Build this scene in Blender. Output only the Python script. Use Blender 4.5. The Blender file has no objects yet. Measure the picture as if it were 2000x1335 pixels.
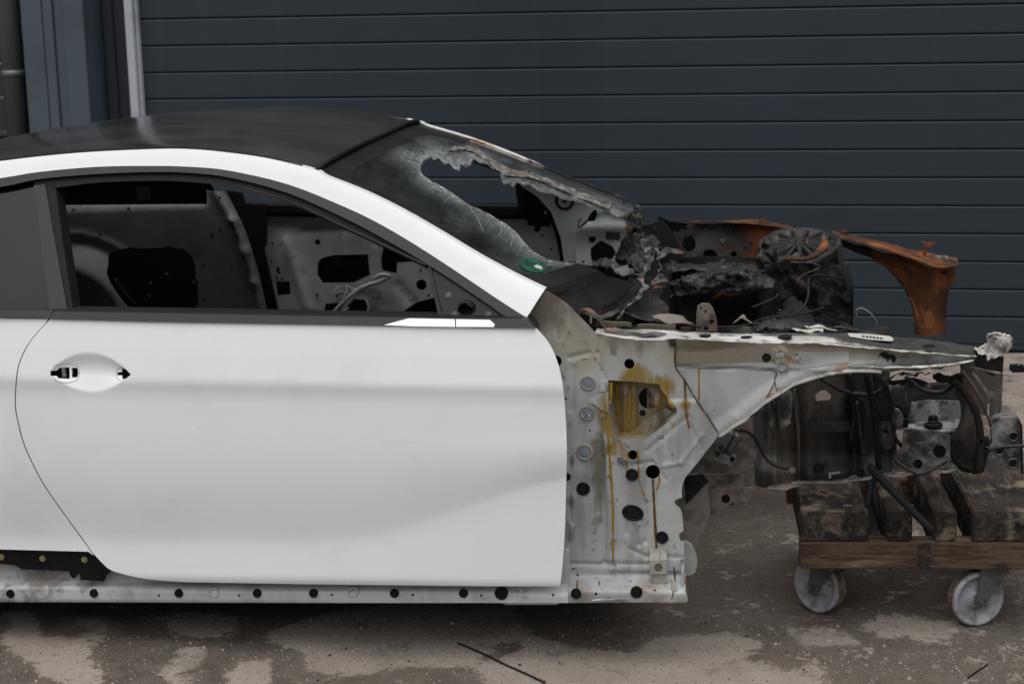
import bpy, bmesh, math, random
import numpy as np
from mathutils import Vector, Matrix, noise
from mathutils.geometry import delaunay_2d_cdt

scn = bpy.context.scene
COL = scn.collection
rad = math.radians
random.seed(7)
np.random.seed(7)

# ------------------------------------------------------------------ camera
F, CX, CY = 3700.0, 1000.0, 667.5
PITCH, ROLL, CAM_H = rad(12.05), rad(1.47), 1.75
_f = Vector((0, math.cos(PITCH), -math.sin(PITCH)))
_r0 = Vector((1, 0, 0)); _u0 = _r0.cross(_f)
_c, _s = math.cos(ROLL), math.sin(ROLL)
RIGHT = _r0 * _c - _u0 * _s
UP = _r0 * _s + _u0 * _c
CAM = Vector((0, 0, CAM_H))
cd = bpy.data.cameras.new('camera')
cam = bpy.data.objects.new('camera', cd); COL.objects.link(cam)
M3 = Matrix((RIGHT, UP, -_f)).transposed()
cam.matrix_world = Matrix.Translation(CAM) @ M3.to_4x4()
cd.sensor_width = 36.0; cd.lens = F / 2000 * 36.0
cd.clip_start = 0.1; cd.clip_end = 2000
cd.dof.use_dof = True; cd.dof.focus_distance = 4.35; cd.dof.aperture_fstop = 8.0
scn.camera = cam

# ------------------------------------------------------------------ world, sun, exposure
SUN_EL, SUN_AZ = rad(76), rad(200)          # compass-like angle from +Y, clockwise
w = bpy.data.worlds.new('World'); scn.world = w; w.use_nodes = True
nt = w.node_tree; nt.nodes.clear()
sky = nt.nodes.new('ShaderNodeTexSky'); sky.sky_type = 'NISHITA'; sky.sun_disc = False
sky.sun_elevation = SUN_EL; sky.sun_rotation = SUN_AZ
sky.air_density = 1.0; sky.dust_density = 6.0; sky.ozone_density = 1.0
hs = nt.nodes.new('ShaderNodeHueSaturation'); hs.inputs['Saturation'].default_value = 0.22
bg = nt.nodes.new('ShaderNodeBackground'); bg.inputs['Strength'].default_value = 0.055
wo = nt.nodes.new('ShaderNodeOutputWorld')
nt.links.new(sky.outputs[0], hs.inputs['Color']); nt.links.new(hs.outputs[0], bg.inputs['Color'])
nt.links.new(bg.outputs[0], wo.inputs['Surface'])
sd = bpy.data.lights.new('sun', 'SUN'); sd.energy = 1.5; sd.angle = rad(110); sd.color = (1.0, 0.97, 0.93)
sun = bpy.data.objects.new('sun', sd); COL.objects.link(sun)
_sdir = Vector((math.sin(SUN_AZ) * math.cos(SUN_EL), math.cos(SUN_AZ) * math.cos(SUN_EL), math.sin(SUN_EL)))
sun.rotation_euler = (-_sdir).to_track_quat('-Z', 'Y').to_euler()
sun.location = (0, -3, 9)
vs = scn.view_settings
vs.view_transform = 'Standard'; vs.look = 'None'; vs.gamma = 1.0; vs.use_curve_mapping = False
vs.exposure = 0.82
scn.render.engine = 'CYCLES'

# ------------------------------------------------------------------ frames
YAW, CPITCH = rad(9.7), rad(1.9)
EX = Vector((math.cos(CPITCH) * math.cos(YAW), -math.cos(CPITCH) * math.sin(YAW), math.sin(CPITCH)))
EY = Vector((math.sin(YAW), math.cos(YAW), 0))
EZ = EX.cross(EY)
CO = Vector((0, 4.37, -0.15)) + EZ * 0.30     # car frame: x forward, y across (0 = near flank), z up from the sill
CARM = Matrix(((EX.x, EY.x, EZ.x, CO.x), (EX.y, EY.y, EZ.y, CO.y), (EX.z, EY.z, EZ.z, CO.z), (0, 0, 0, 1)))
YC2 = 1.89                                    # mirror: y -> YC2 - y

def ray(u, v):
    return RIGHT * ((u - CX) / F) - UP * ((v - CY) / F) + _f
def S(u, v, y):
    """point of the car frame at lateral distance y"""
    d = ray(u, v); t = ((CO - CAM).dot(EY) + y) / d.dot(EY)
    q = CAM + d * t - CO
    return Vector((q.dot(EX), y, q.dot(EZ)))
def SF(u, v, yf):
    y = 0.1
    for _ in range(12):
        p = S(u, v, y); y = float(yf(np.array([p.x]), np.array([p.z]))[0])
    return S(u, v, y)
def ground_at(u, v, z=0.0):
    d = ray(u, v); return CAM + d * ((z - CAM_H) / d.z)
def pix(p):
    q = CO + EX * p[0] + EY * p[1] + EZ * p[2] - CAM; k = q.dot(_f)
    return CX + F * q.dot(RIGHT) / k, CY - F * q.dot(UP) / k
def pxm(r, y=0.1):
    """photo pixels -> metres at lateral distance y (mid frame)"""
    return r * ((CO - CAM).dot(EY) + y) / F

# ------------------------------------------------------------------ materials
def lin(c):
    return tuple((x / 12.92 if x <= .04045 else ((x + .055) / 1.055) ** 2.4) for x in [k / 255 for k in c]) + (1,)
MATS = {}
class NT:
    def __init__(s, m): s.nt = m.node_tree
    def n(s, t, **kw):
        nd = s.nt.nodes.new(t)
        for k, v in kw.items():
            if k in nd.inputs: s.put(nd.inputs[k], v)
            else: setattr(nd, k, v)
        return nd
    def put(s, inp, v):
        if hasattr(v, 'is_output') or isinstance(v, bpy.types.NodeSocket): s.nt.links.new(v, inp)
        else: inp.default_value = v
    def math(s, op, a, b=0.0, c=0.0, clamp=False):
        nd = s.nt.nodes.new('ShaderNodeMath'); nd.operation = op; nd.use_clamp = clamp
        s.put(nd.inputs[0], a); s.put(nd.inputs[1], b); s.put(nd.inputs[2], c)
        return nd.outputs[0]
    def step(s, v, lo, hi):
        nd = s.nt.nodes.new('ShaderNodeMapRange'); nd.interpolation_type = 'SMOOTHSTEP'
        s.put(nd.inputs[0], v); s.put(nd.inputs[1], lo); s.put(nd.inputs[2], hi)
        return nd.outputs[0]
    def mix(s, f, a, b):
        nd = s.nt.nodes.new('ShaderNodeMix'); nd.data_type = 'RGBA'
        s.put(nd.inputs[0], f); s.put(nd.inputs[6], a); s.put(nd.inputs[7], b)
        return nd.outputs[2]
    def noise(s, vec, scale, detail=5, rough=.6, dist=0):
        nd = s.n('ShaderNodeTexNoise', Scale=scale, Detail=detail, Roughness=rough, Distortion=dist)
        s.nt.links.new(vec, nd.inputs['Vector']); return nd.outputs[0]

def coords(k, stretch=None):
    tc = k.n('ShaderNodeTexCoord'); v = tc.outputs['Object']
    if stretch:
        mp = k.n('ShaderNodeMapping'); k.nt.links.new(v, mp.inputs[0]); mp.inputs['Scale'].default_value = stretch
        return v, mp.outputs[0]
    return v, v

def mask(k, pos, sep, sp):
    """sp: noise scale, stretch, lo, hi, grads [(axis, a, b, weight)], spots [(x, y, z, r, weight)]"""
    v = pos
    if sp.get('stretch'):
        mp = k.n('ShaderNodeMapping'); k.nt.links.new(pos, mp.inputs[0]); mp.inputs['Scale'].default_value = sp['stretch']; v = mp.outputs[0]
    val = k.noise(v, sp.get('scale', 8), sp.get('detail', 6), sp.get('rough', .62), sp.get('dist', 0.3))
    for ax, a, b, wt in sp.get('grads', ()):
        g = k.step(sep.outputs[ax], min(a, b), max(a, b))
        if a > b: g = k.math('SUBTRACT', 1.0, g)
        val = k.math('MULTIPLY_ADD', g, wt, val)
    for x, y, z, r, wt in sp.get('spots', ()):
        d = k.n('ShaderNodeVectorMath', operation='DISTANCE'); k.nt.links.new(pos, d.inputs[0]); d.inputs[1].default_value = (x, y, z)
        g = k.math('SUBTRACT', 1.0, k.step(d.outputs['Value'], 0.0, r))
        val = k.math('MULTIPLY_ADD', g, wt, val)
    m = k.step(val, sp.get('lo', .5), sp.get('hi', .7))
    if 'amount' in sp: m = k.math('MULTIPLY', m, sp['amount'])
    return m

def mat(name, base, rough=.5, metal=0.0, layers=(), bump=0.0, bscale=60, coat=0.0, spec=.5, bdetail=5):
    if name in MATS: return MATS[name]
    m = bpy.data.materials.new(name); m.use_nodes = True; MATS[name] = m
    k = NT(m); b = m.node_tree.nodes['Principled BSDF']
    pos, _ = coords(k)
    sep = k.n('ShaderNodeSeparateXYZ'); k.nt.links.new(pos, sep.inputs[0])
    colr = lin(base); R = rough; MT = metal
    for ly in layers:
        mk = mask(k, pos, sep, ly)
        colr = k.mix(mk, colr, lin(ly['c']))
        if 'r' in ly:
            nd = k.nt.nodes.new('ShaderNodeMix'); nd.data_type = 'FLOAT'
            k.put(nd.inputs[0], mk); k.put(nd.inputs[2], R); k.put(nd.inputs[3], ly['r']); R = nd.outputs[0]
    k.put(b.inputs['Base Color'], colr); k.put(b.inputs['Roughness'], R); b.inputs['Metallic'].default_value = metal
    b.inputs['Specular IOR Level'].default_value = spec
    b.inputs['Coat Weight'].default_value = coat; b.inputs['Coat Roughness'].default_value = .06
    if bump:
        bn = k.n('ShaderNodeBump'); bn.inputs['Strength'].default_value = 1.0; bn.inputs['Distance'].default_value = bump
        k.nt.links.new(k.noise(pos, bscale, bdetail, .65), bn.inputs['Height']); k.nt.links.new(bn.outputs[0], b.inputs['Normal'])
    return m

A = dict
SOOT = (20, 19, 19)
def sp3(u, v, y, r, wt):
    p = S(u, v, y); return (p.x, p.y, p.z, r, wt)
mat('white_paint', (221, 224, 228), .3, layers=[A(c=(190, 191, 192), scale=2.2, lo=.45, hi=.8, amount=.35),
    A(c=(176, 174, 170), scale=14, stretch=(.6, 1, 1.6), lo=.58, hi=.8, amount=.18), A(c=(140, 136, 130), scale=75, detail=2, lo=.76, hi=.80, amount=.45)], coat=.3)
mat('trim_satin', (30, 31, 34), .5, spec=.3, layers=[A(c=(56, 56, 58), scale=9, lo=.5, hi=.85, amount=.5)])
mat('rubber', (17, 17, 18), .7, spec=.2, layers=[A(c=(38, 37, 36), scale=25, lo=.55, hi=.8, amount=.5)])
mat('black_plastic', (13, 13, 14), .5, spec=.25, layers=[A(c=(30, 29, 28), scale=18, lo=.55, hi=.85, amount=.5)])
mat('roof_lacquer', (13, 13, 14), .1, spec=.5, layers=[A(c=(76, 72, 68), scale=1.6, stretch=(1, 2.2, 1), lo=.12, hi=.75, amount=.66, r=.24),
    A(c=(20, 19, 19), scale=4.5, lo=.54, hi=.66, amount=.45, r=.2), A(c=(88, 82, 76), scale=7, stretch=(3, .5, 1), lo=.58, hi=.8, amount=.3, r=.3), A(c=(120, 116, 110), scale=90, detail=2, lo=.74, hi=.8, amount=.4, r=.6)])
mat('dark_glass', (9, 10, 18), .08, spec=.26, layers=[A(c=(30, 30, 34), scale=3, lo=.45, hi=.9, amount=.4, r=.2)])
mat('bare_shell', (152, 156, 158), .45, spec=.35, layers=[
    A(c=(184, 187, 188), scale=5, lo=.44, hi=.66, amount=.7),
    A(c=(112, 112, 110), scale=6, stretch=(1.8, 1, .5), lo=.48, hi=.68, amount=.6),
    A(c=(136, 132, 118), scale=5, lo=.6, hi=.9, grads=[(2, .48, .66, .35), (0, .15, .40, .1)], amount=.85),
    A(c=(72, 69, 61), scale=6, stretch=(1.4, 1, .7), lo=.72, hi=.98, grads=[(2, .52, .70, .36), (0, .2, .45, .1)], amount=.85),
    A(c=(74, 70, 63), scale=38, detail=5, lo=.60, hi=.68, amount=.65),
    A(c=(84, 79, 66), scale=8, stretch=(3, 1, .5), lo=.7, hi=.95, spots=[sp3(1170,v_,.09,.045,.42) for v_ in (870,905,940,975,1010)] + [sp3(1112,v_,.09,.03,.3) for v_ in (760,830,900,980,1050)] + [sp3(1195,665,.1,.06,.3), sp3(1250,668,.1,.06,.3)], amount=.8),
    A(c=(104, 95, 82), scale=10, lo=.62, hi=.9, grads=[(2, .16, -.02, .3)], amount=.7),
    A(c=(118, 97, 36), scale=9, stretch=(2.2, 1, .6), lo=.78, hi=1.02, spots=[sp3(1200,780,.1,.10,.5), sp3(1225,885,.1,.07,.42), sp3(1255,745,.1,.10,.36), sp3(1310,790,.1,.08,.36), sp3(1300,745,.1,.05,.4), sp3(1200,840,.1,.08,.4), sp3(1230,720,.1,.06,.3)] + [sp3(1188 + (v_ - 800) * .035, v_, .09, .022, .36) for v_ in (880,930,980,1030,1080)] + [sp3(1280, v_, .09, .02, .34) for v_ in (950,1000,1050,1085)] + [sp3(1340,790,.09,.025,.36), sp3(1250,920,.09,.025,.34)], amount=.9)], bump=.0006, bscale=30)
mat('wax_stained', (118, 117, 108), .4, layers=[A(c=(116, 92, 28), scale=8, stretch=(3, 1, .5), lo=.42, hi=.6, amount=.85), A(c=(58, 50, 30), scale=9, stretch=(2, 1, .7), lo=.48, hi=.68, amount=.8), A(c=(170, 172, 170), scale=7, lo=.56, hi=.7, amount=.6)])
mat('sill_paint', (178, 180, 182), .42, spec=.35, layers=[
    A(c=(136, 134, 132), scale=9, stretch=(1, 1, .5), lo=.46, hi=.7, amount=.6),
    A(c=(104, 96, 88), scale=22, lo=.56, hi=.75, grads=[(0, -.9, -1.3, .16)], amount=.7)], bump=.0003, bscale=30)
mat('apron_paint', (138, 142, 144), .45, spec=.35, layers=[
    A(c=(168, 171, 171), scale=6, lo=.44, hi=.64, amount=.6),
    A(c=(104, 98, 80), scale=4, stretch=(.6, 1, 1.6), lo=.55, hi=.85, grads=[(2, .572, .590, .4)], amount=.85),
    A(c=(66, 60, 44), scale=7, stretch=(.5, 1, 1.6), lo=.78, hi=1.0, grads=[(2, .585, .63, .42)], amount=.8),
    A(c=(78, 74, 68), scale=10, lo=.54, hi=.72, amount=.6),
    A(c=(30, 28, 27), scale=6, lo=.72, hi=.98, grads=[(0, .66, .95, .46)], amount=.92),
    A(c=(158, 104, 66), scale=20, lo=.84, hi=.96, spots=[sp3(1600,728,.1,.22,.34), sp3(1500,780,.1,.1,.3)], amount=.75)], bump=.0008, bscale=40)
mat('ash_white', (146, 144, 140), .65, layers=[
    A(c=(196, 196, 192), scale=9, lo=.52, hi=.64, amount=.8), A(c=(104, 101, 97), scale=13, lo=.46, hi=.62, amount=.8), A(c=(52, 49, 46), scale=17, lo=.54, hi=.66, amount=.85),
    A(c=(24, 23, 23), scale=8, lo=.66, hi=.85, grads=[(0, .6, .95, .32)], amount=.95),
    A(c=(146, 92, 56), scale=18, lo=.64, hi=.72, amount=.6)], bump=.003, bscale=60)
mat('top_ash', (162, 161, 158), .62, layers=[A(c=(196, 196, 193), scale=10, lo=.48, hi=.62, amount=.8), A(c=(104, 100, 94), scale=12, lo=.48, hi=.62, amount=.8), A(c=(52, 49, 46), scale=22, lo=.54, hi=.64, amount=.8),
    A(c=(22, 22, 22), scale=7, lo=.66, hi=.82, grads=[(0, .66, .84, .30), (1, .12, .18, .14)], amount=.95), A(c=(30, 29, 29), scale=9, lo=.74, hi=.86, grads=[(1, .15, .19, .3)], amount=.85)], bump=.002, bscale=60)
mat('soot', (19, 18, 18), .55, spec=.4, layers=[A(c=(36, 35, 34), scale=7, stretch=(2, 2, .7), lo=.42, hi=.64, amount=.85), A(c=(9, 9, 9), scale=12, stretch=(1.5, 1.5, .7), lo=.48, hi=.62, amount=.8),
    A(c=(70, 70, 73), scale=22, stretch=(1.6, 1.6, .6), lo=.56, hi=.68, amount=.6), A(c=(64, 47, 35), scale=7, lo=.58, hi=.74, amount=.6)], bump=.003, bscale=45)
mat('soot_dark', (10, 10, 10), .65, spec=.3, layers=[A(c=(26, 25, 25), scale=6, lo=.45, hi=.7, amount=.8), A(c=(52, 40, 31), scale=5, lo=.58, hi=.74, amount=.6),
    A(c=(52, 50, 49), scale=18, lo=.6, hi=.74, amount=.5)], bump=.003, bscale=60)
mat('char', (13, 12, 12), .55, layers=[A(c=(46, 44, 43), scale=20, lo=.48, hi=.64, amount=.8),
    A(c=(120, 118, 115), scale=34, lo=.58, hi=.68, amount=.5), A(c=(120, 66, 32), scale=14, lo=.64, hi=.72, amount=.45)], bump=.005, bscale=80)
mat('ash_grey', (86, 84, 83), .7, layers=[A(c=(34, 33, 32), scale=10, lo=.42, hi=.58), A(c=(140, 137, 131), scale=22, lo=.54, hi=.66, amount=.7),
    A(c=(128, 70, 32), scale=9, lo=.6, hi=.68, amount=.7)], bump=.004, bscale=70)
mat('bay_grey', (46, 45, 45), .65, spec=.35, layers=[A(c=(72, 72, 73), scale=20, lo=.50, hi=.64, amount=.7), A(c=(14, 13, 13), scale=11, lo=.44, hi=.58, amount=.92), A(c=(120, 120, 121), scale=36, lo=.60, hi=.70, amount=.5), A(c=(72, 52, 40), scale=7, lo=.58, hi=.72, amount=.5)], bump=.003, bscale=60)
mat('glass_frost', (168, 174, 172), .3, layers=[A(c=(90, 96, 94), scale=60, lo=.45, hi=.6, amount=.8)], bump=.003, bscale=200)
mat('crust', (96, 94, 90), .7, layers=[A(c=(44, 42, 40), scale=26, lo=.44, hi=.6), A(c=(160, 160, 156), scale=40, lo=.52, hi=.64, amount=.8), A(c=(120, 104, 74), scale=9, lo=.56, hi=.7, amount=.6)], bump=.005, bscale=120)
mat('rust', (104, 62, 38), .85, spec=.2, layers=[A(c=(68, 42, 29), scale=6, lo=.40, hi=.56, amount=.9), A(c=(140, 86, 52), scale=11, lo=.5, hi=.64, amount=.75),
    A(c=(44, 36, 32), scale=6, stretch=(1, 1, .6), lo=.47, hi=.62, amount=.9), A(c=(108, 98, 90), scale=16, lo=.6, hi=.7, amount=.55), A(c=(28, 25, 24), scale=5, lo=.58, hi=.7, amount=.8)], bump=.002, bscale=120)
mat('rust_bay', (52, 50, 49), .75, spec=.3, layers=[A(c=(84, 84, 84), scale=6, lo=.44, hi=.64, amount=.8), A(c=(24, 23, 23), scale=7, lo=.5, hi=.66, amount=.85),
    A(c=(134, 70, 34), scale=5, lo=.60, hi=.76, grads=[(0, S(1400,480,1.66).x, S(1450,480,1.66).x, .24)]), A(c=(80, 48, 30), scale=9, lo=.52, hi=.7, amount=.7),
    A(c=(12, 11, 11), scale=6, lo=.72, hi=.92, grads=[(2, S(1400,500,1.66).z, S(1400,530,1.66).z, .6)])], bump=.002, bscale=90)
mat('liner_soot', (62, 57, 53), .68, spec=.3, layers=[A(c=(104, 98, 92), scale=4, stretch=(1.5, 1, .5), lo=.46, hi=.66, amount=.8), A(c=(14, 13, 13), scale=5, stretch=(1.6, 1, .6), lo=.42, hi=.58, amount=.9),
    A(c=(116, 112, 107), scale=16, lo=.60, hi=.70, amount=.55), A(c=(80, 58, 45), scale=7, lo=.52, hi=.7, amount=.6), A(c=(98, 104, 110), scale=6, lo=.66, hi=.86, grads=[(0, S(1560,850,.5).x, S(1480,850,.5).x, .2)], amount=.5)], bump=.002, bscale=60)
mat('rail_grey', (118, 119, 118), .52, layers=[A(c=(160, 161, 160), scale=16, lo=.48, hi=.62, amount=.7), A(c=(70, 65, 60), scale=14, lo=.44, hi=.6, amount=.85),
    A(c=(24, 23, 22), scale=11, lo=.46, hi=.6, amount=.92), A(c=(20, 19, 18), scale=5, lo=.5, hi=.64, amount=.85)], bump=.001, bscale=60)
mat('dirty_beige', (108, 102, 96), .62, layers=[A(c=(72, 66, 61), scale=14, lo=.45, hi=.62, amount=.8), A(c=(28, 26, 25), scale=10, lo=.5, hi=.64, amount=.9),
    A(c=(108, 70, 46), scale=20, lo=.58, hi=.68, amount=.55), A(c=(138, 134, 128), scale=24, lo=.58, hi=.68, amount=.5)], bump=.001, bscale=50)
mat('inner_grey', (126, 132, 131), .5, spec=.3, layers=[A(c=(96, 101, 99), scale=4, lo=.42, hi=.66, amount=.8), A(c=(140, 141, 138), scale=6, lo=.52, hi=.7, amount=.5),
    A(c=(66, 58, 44), scale=6, lo=.58, hi=.74, amount=.6)], bump=.0005, bscale=30)
mat('inner_white', (176, 178, 177), .5, spec=.3, layers=[A(c=(136, 136, 132), scale=4, lo=.44, hi=.68, amount=.8), A(c=(206, 207, 206), scale=6, lo=.52, hi=.68, amount=.6), A(c=(122, 104, 74), scale=7, lo=.6, hi=.74, amount=.5),
    A(c=(70, 66, 60), scale=24, lo=.6, hi=.7, amount=.5)], bump=.0008, bscale=40)
mat('scuttle_white', (232, 233, 234), .5, layers=[A(c=(160, 158, 154), scale=6, lo=.5, hi=.7, amount=.5),
    A(c=(172, 120, 44), scale=12, lo=.72, hi=.84, grads=[(0, S(1205,450,1.64).x, S(1235,450,1.64).x, .32)], amount=.9), A(c=(26, 24, 23), scale=10, lo=.80, hi=.92, grads=[(0, S(1210,450,1.64).x, S(1240,450,1.64).x, .38)], amount=.95)], bump=.0008, bscale=40)
mat('far_pillar', (196, 197, 197), .45, layers=[A(c=(150, 96, 44), scale=8, lo=.58, hi=.70, grads=[(0, -.45, -.2, .16), (0, -.05, .12, -.25)]),
    A(c=(22, 21, 21), scale=8, lo=.62, hi=.78, grads=[(0, -.35, 0.0, .42)]), A(c=(104, 100, 92), scale=24, lo=.56, hi=.68, amount=.7)], bump=.002, bscale=60)
mat('wax', (140, 106, 20), .35, layers=[A(c=(96, 66, 16), scale=30, lo=.45, hi=.65, amount=.8)])
mat('wax_brown', (98, 68, 26), .35, layers=[A(c=(54, 34, 16), scale=20, lo=.45, hi=.65, amount=.8)])
mat('seam_dark', (48, 46, 40), .7)
mat('plate_grey', (126, 129, 128), .5, layers=[A(c=(150, 154, 156), scale=7, lo=.45, hi=.65, amount=.6), A(c=(84, 80, 72), scale=9, lo=.5, hi=.68, amount=.7)])
mat('ash_pale', (168, 166, 162), .65, layers=[A(c=(200, 199, 196), scale=14, lo=.48, hi=.6, amount=.8), A(c=(96, 90, 84), scale=18, lo=.48, hi=.62, amount=.8), A(c=(40, 37, 35), scale=14, lo=.58, hi=.68, amount=.8)], bump=.003, bscale=80)
mat('plug_grey', (112, 122, 132), .45, layers=[A(c=(82, 88, 94), scale=30, lo=.5, hi=.8, amount=.6)])
mat('sealant', (160, 157, 146), .6, layers=[A(c=(100, 90, 68), scale=40, lo=.45, hi=.65, amount=.8)], bump=.002, bscale=120)
mat('steel_bare', (140, 140, 138), .35, .6, layers=[A(c=(84, 78, 72), scale=30, lo=.5, hi=.75, amount=.7)])
mat('screw_brass', (150, 145, 104), .35, .4)
mat('bright_insert', (226, 228, 230), .3)
mat('sticker_green', (9, 66, 47), .4, layers=[A(c=(30, 92, 72), scale=30, lo=.45, hi=.65, amount=.6)])
mat('sticker_white', (170, 172, 168), .5, layers=[A(c=(140, 138, 134), scale=30, lo=.5, hi=.7, amount=.6)])
mat('ink', (14, 22, 20), .5)
mat('foam_white', (176, 177, 173), .6, layers=[A(c=(120, 119, 115), scale=20, lo=.5, hi=.7, amount=.6)])
mat('timber_dark', (44, 40, 36), .78, spec=.2, layers=[A(c=(66, 58, 50), scale=14, stretch=(2.5, .35, 2.5), lo=.45, hi=.65, amount=.8), A(c=(20, 18, 17), scale=5, lo=.46, hi=.62, amount=.85),
    A(c=(124, 112, 98), scale=9, lo=.54, hi=.66, amount=.7), A(c=(96, 86, 76), scale=30, stretch=(2, .3, 2), lo=.52, hi=.64, amount=.5)], bump=.003, bscale=50)
mat('timber_brown', (86, 70, 58), .75, spec=.2, layers=[A(c=(52, 42, 35), scale=10, stretch=(.8, 5, 7), lo=.44, hi=.62, amount=.9), A(c=(128, 110, 94), scale=6, stretch=(.8, 3, 4), lo=.54, hi=.68, amount=.7),
    A(c=(30, 25, 22), scale=4, lo=.52, hi=.66, amount=.85), A(c=(140, 122, 100), scale=50, stretch=(.3, 3, 8), lo=.6, hi=.68, amount=.5)], bump=.004, bscale=50)
mat('caster_nylon', (146, 147, 156), .5, layers=[A(c=(96, 87, 79), scale=16, lo=.44, hi=.62, amount=.8), A(c=(66, 57, 50), scale=40, lo=.56, hi=.68, amount=.7)], bump=.001, bscale=60)
mat('caster_tread', (84, 69, 59), .8, layers=[A(c=(130, 121, 113), scale=30, lo=.48, hi=.66, amount=.7)], bump=.002, bscale=120)
mat('galvanised', (96, 98, 98), .45, .4, layers=[A(c=(58, 54, 50), scale=20, lo=.46, hi=.66, amount=.7)])
mat('door_slat', (44, 53, 62), .5, spec=.3, layers=[A(c=(38, 46, 54), scale=.9, lo=.4, hi=.7, amount=.7), A(c=(60, 67, 75), scale=2.5, stretch=(5, 1, .3), lo=.54, hi=.8, amount=.4),
    A(c=(54, 58, 62), scale=5, lo=.55, hi=.75, amount=.35), A(c=(104, 108, 112), scale=70, detail=2, lo=.76, hi=.82, amount=.4)], bump=.0012, bscale=4, bdetail=2)
mat('jamb_grey', (170, 176, 186), .5, layers=[A(c=(122, 126, 132), scale=6, lo=.45, hi=.7, amount=.5)])
mat('column_blue', (66, 78, 89), .5, layers=[A(c=(56, 67, 76), scale=4, lo=.45, hi=.7, amount=.6), A(c=(110, 114, 118), scale=60, detail=2, lo=.75, hi=.8, amount=.5)])
mat('cladding_dark', (38, 42, 50), .5, layers=[A(c=(46, 48, 54), scale=4, lo=.45, hi=.75, amount=.5)])
mat('pipe_grey', (60, 62, 62), .5, layers=[A(c=(48, 48, 48), scale=5, lo=.45, hi=.75, amount=.6)])
mat('cable_black', (20, 20, 20), .5)
mat('stone_light', (150, 142, 134), .8)
mat('stone_dark', (50, 43, 38), .8)

# windscreen: laminated glass, printed band and crazed edge, told apart by attributes on the mesh
def glass_material():
    m = bpy.data.materials.new('windscreen_glass'); m.use_nodes = True; MATS['glass'] = m
    k = NT(m); nt = k.nt; out = nt.nodes['Material Output']; pb = nt.nodes['Principled BSDF']
    pos, _ = coords(k)
    fr = k.n('ShaderNodeAttribute', attribute_name='frit').outputs['Fac']
    cr = k.n('ShaderNodeAttribute', attribute_name='crack').outputs['Fac']
    tr = k.n('ShaderNodeBsdfTransparent', Color=(.80, .86, .85, 1))
    gl = k.n('ShaderNodeBsdfGlossy', Roughness=.05)
    fz = k.n('ShaderNodeFresnel', IOR=1.5)
    g1 = k.n('ShaderNodeMixShader', Fac=k.math('ADD', fz.outputs[0], .03)); nt.links.new(tr.outputs[0], g1.inputs[1]); nt.links.new(gl.outputs[0], g1.inputs[2])
    # craze
    vo = k.n('ShaderNodeTexVoronoi', Scale=110.0, feature='DISTANCE_TO_EDGE'); nt.links.new(pos, vo.inputs['Vector'])
    line = k.math('SUBTRACT', 1.0, k.step(vo.outputs['Distance'], .0, .06))
    n1 = k.noise(pos, 120, 7, .8); n2 = k.noise(pos, 7, 5, .6, .8)
    mp = k.n('ShaderNodeMapping'); nt.links.new(pos, mp.inputs[0]); mp.inputs['Scale'].default_value = (5, 26, 16); mp.inputs['Rotation'].default_value = (0, .6, .2)
    n3 = k.noise(mp.outputs[0], 2.5, 4, .6)
    base = k.math('MULTIPLY_ADD', k.math('MULTIPLY', n1, n1), 1.2, cr)
    dens = k.math('MULTIPLY', cr, k.math('MULTIPLY_ADD', line, .6, k.math('MULTIPLY', k.step(n1, .40, .66), .6)), clamp=True)
    film = k.math('MULTIPLY', k.step(n2, .35, .8), .045)
    streak = k.math('MULTIPLY', k.step(n3, .66, .74), .10)
    dens = k.math('ADD', k.math('MULTIPLY', dens, k.math('MULTIPLY_ADD', k.step(n2, .36, .64), .75, .45)), k.math('ADD', film, streak), clamp=True)
    df = k.n('ShaderNodeBsdfPrincipled'); df.inputs['Roughness'].default_value = .35
    k.put(df.inputs['Base Color'], k.mix(k.math('ADD', k.step(n1, .42, .62), k.math('MULTIPLY', cr, .35), clamp=True), lin((96, 102, 100)), lin((214, 219, 218))))
    g2 = k.n('ShaderNodeMixShader', Fac=dens); nt.links.new(g1.outputs[0], g2.inputs[1]); nt.links.new(df.outputs[0], g2.inputs[2])
    k.put(pb.inputs['Base Color'], k.mix(k.step(k.noise(pos, 40, 6, .7), .6, .75), lin((18, 18, 20)), lin((84, 82, 80))))
    k.put(pb.inputs['Roughness'], k.math('MULTIPLY_ADD', n2, .5, .1))
    g3 = k.n('ShaderNodeMixShader', Fac=k.step(k.math('MULTIPLY_ADD', n1, .12, fr), .5, .62)); nt.links.new(g2.outputs[0], g3.inputs[1]); nt.links.new(pb.outputs[0], g3.inputs[2])
    nt.links.new(g3.outputs[0], out.inputs['Surface'])
    bn = k.n('ShaderNodeBump'); bn.inputs['Distance'].default_value = .002; nt.links.new(k.math('MULTIPLY', line, cr), bn.inputs['Height'])
    nt.links.new(bn.outputs[0], df.inputs['Normal'])
glass_material()

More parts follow.
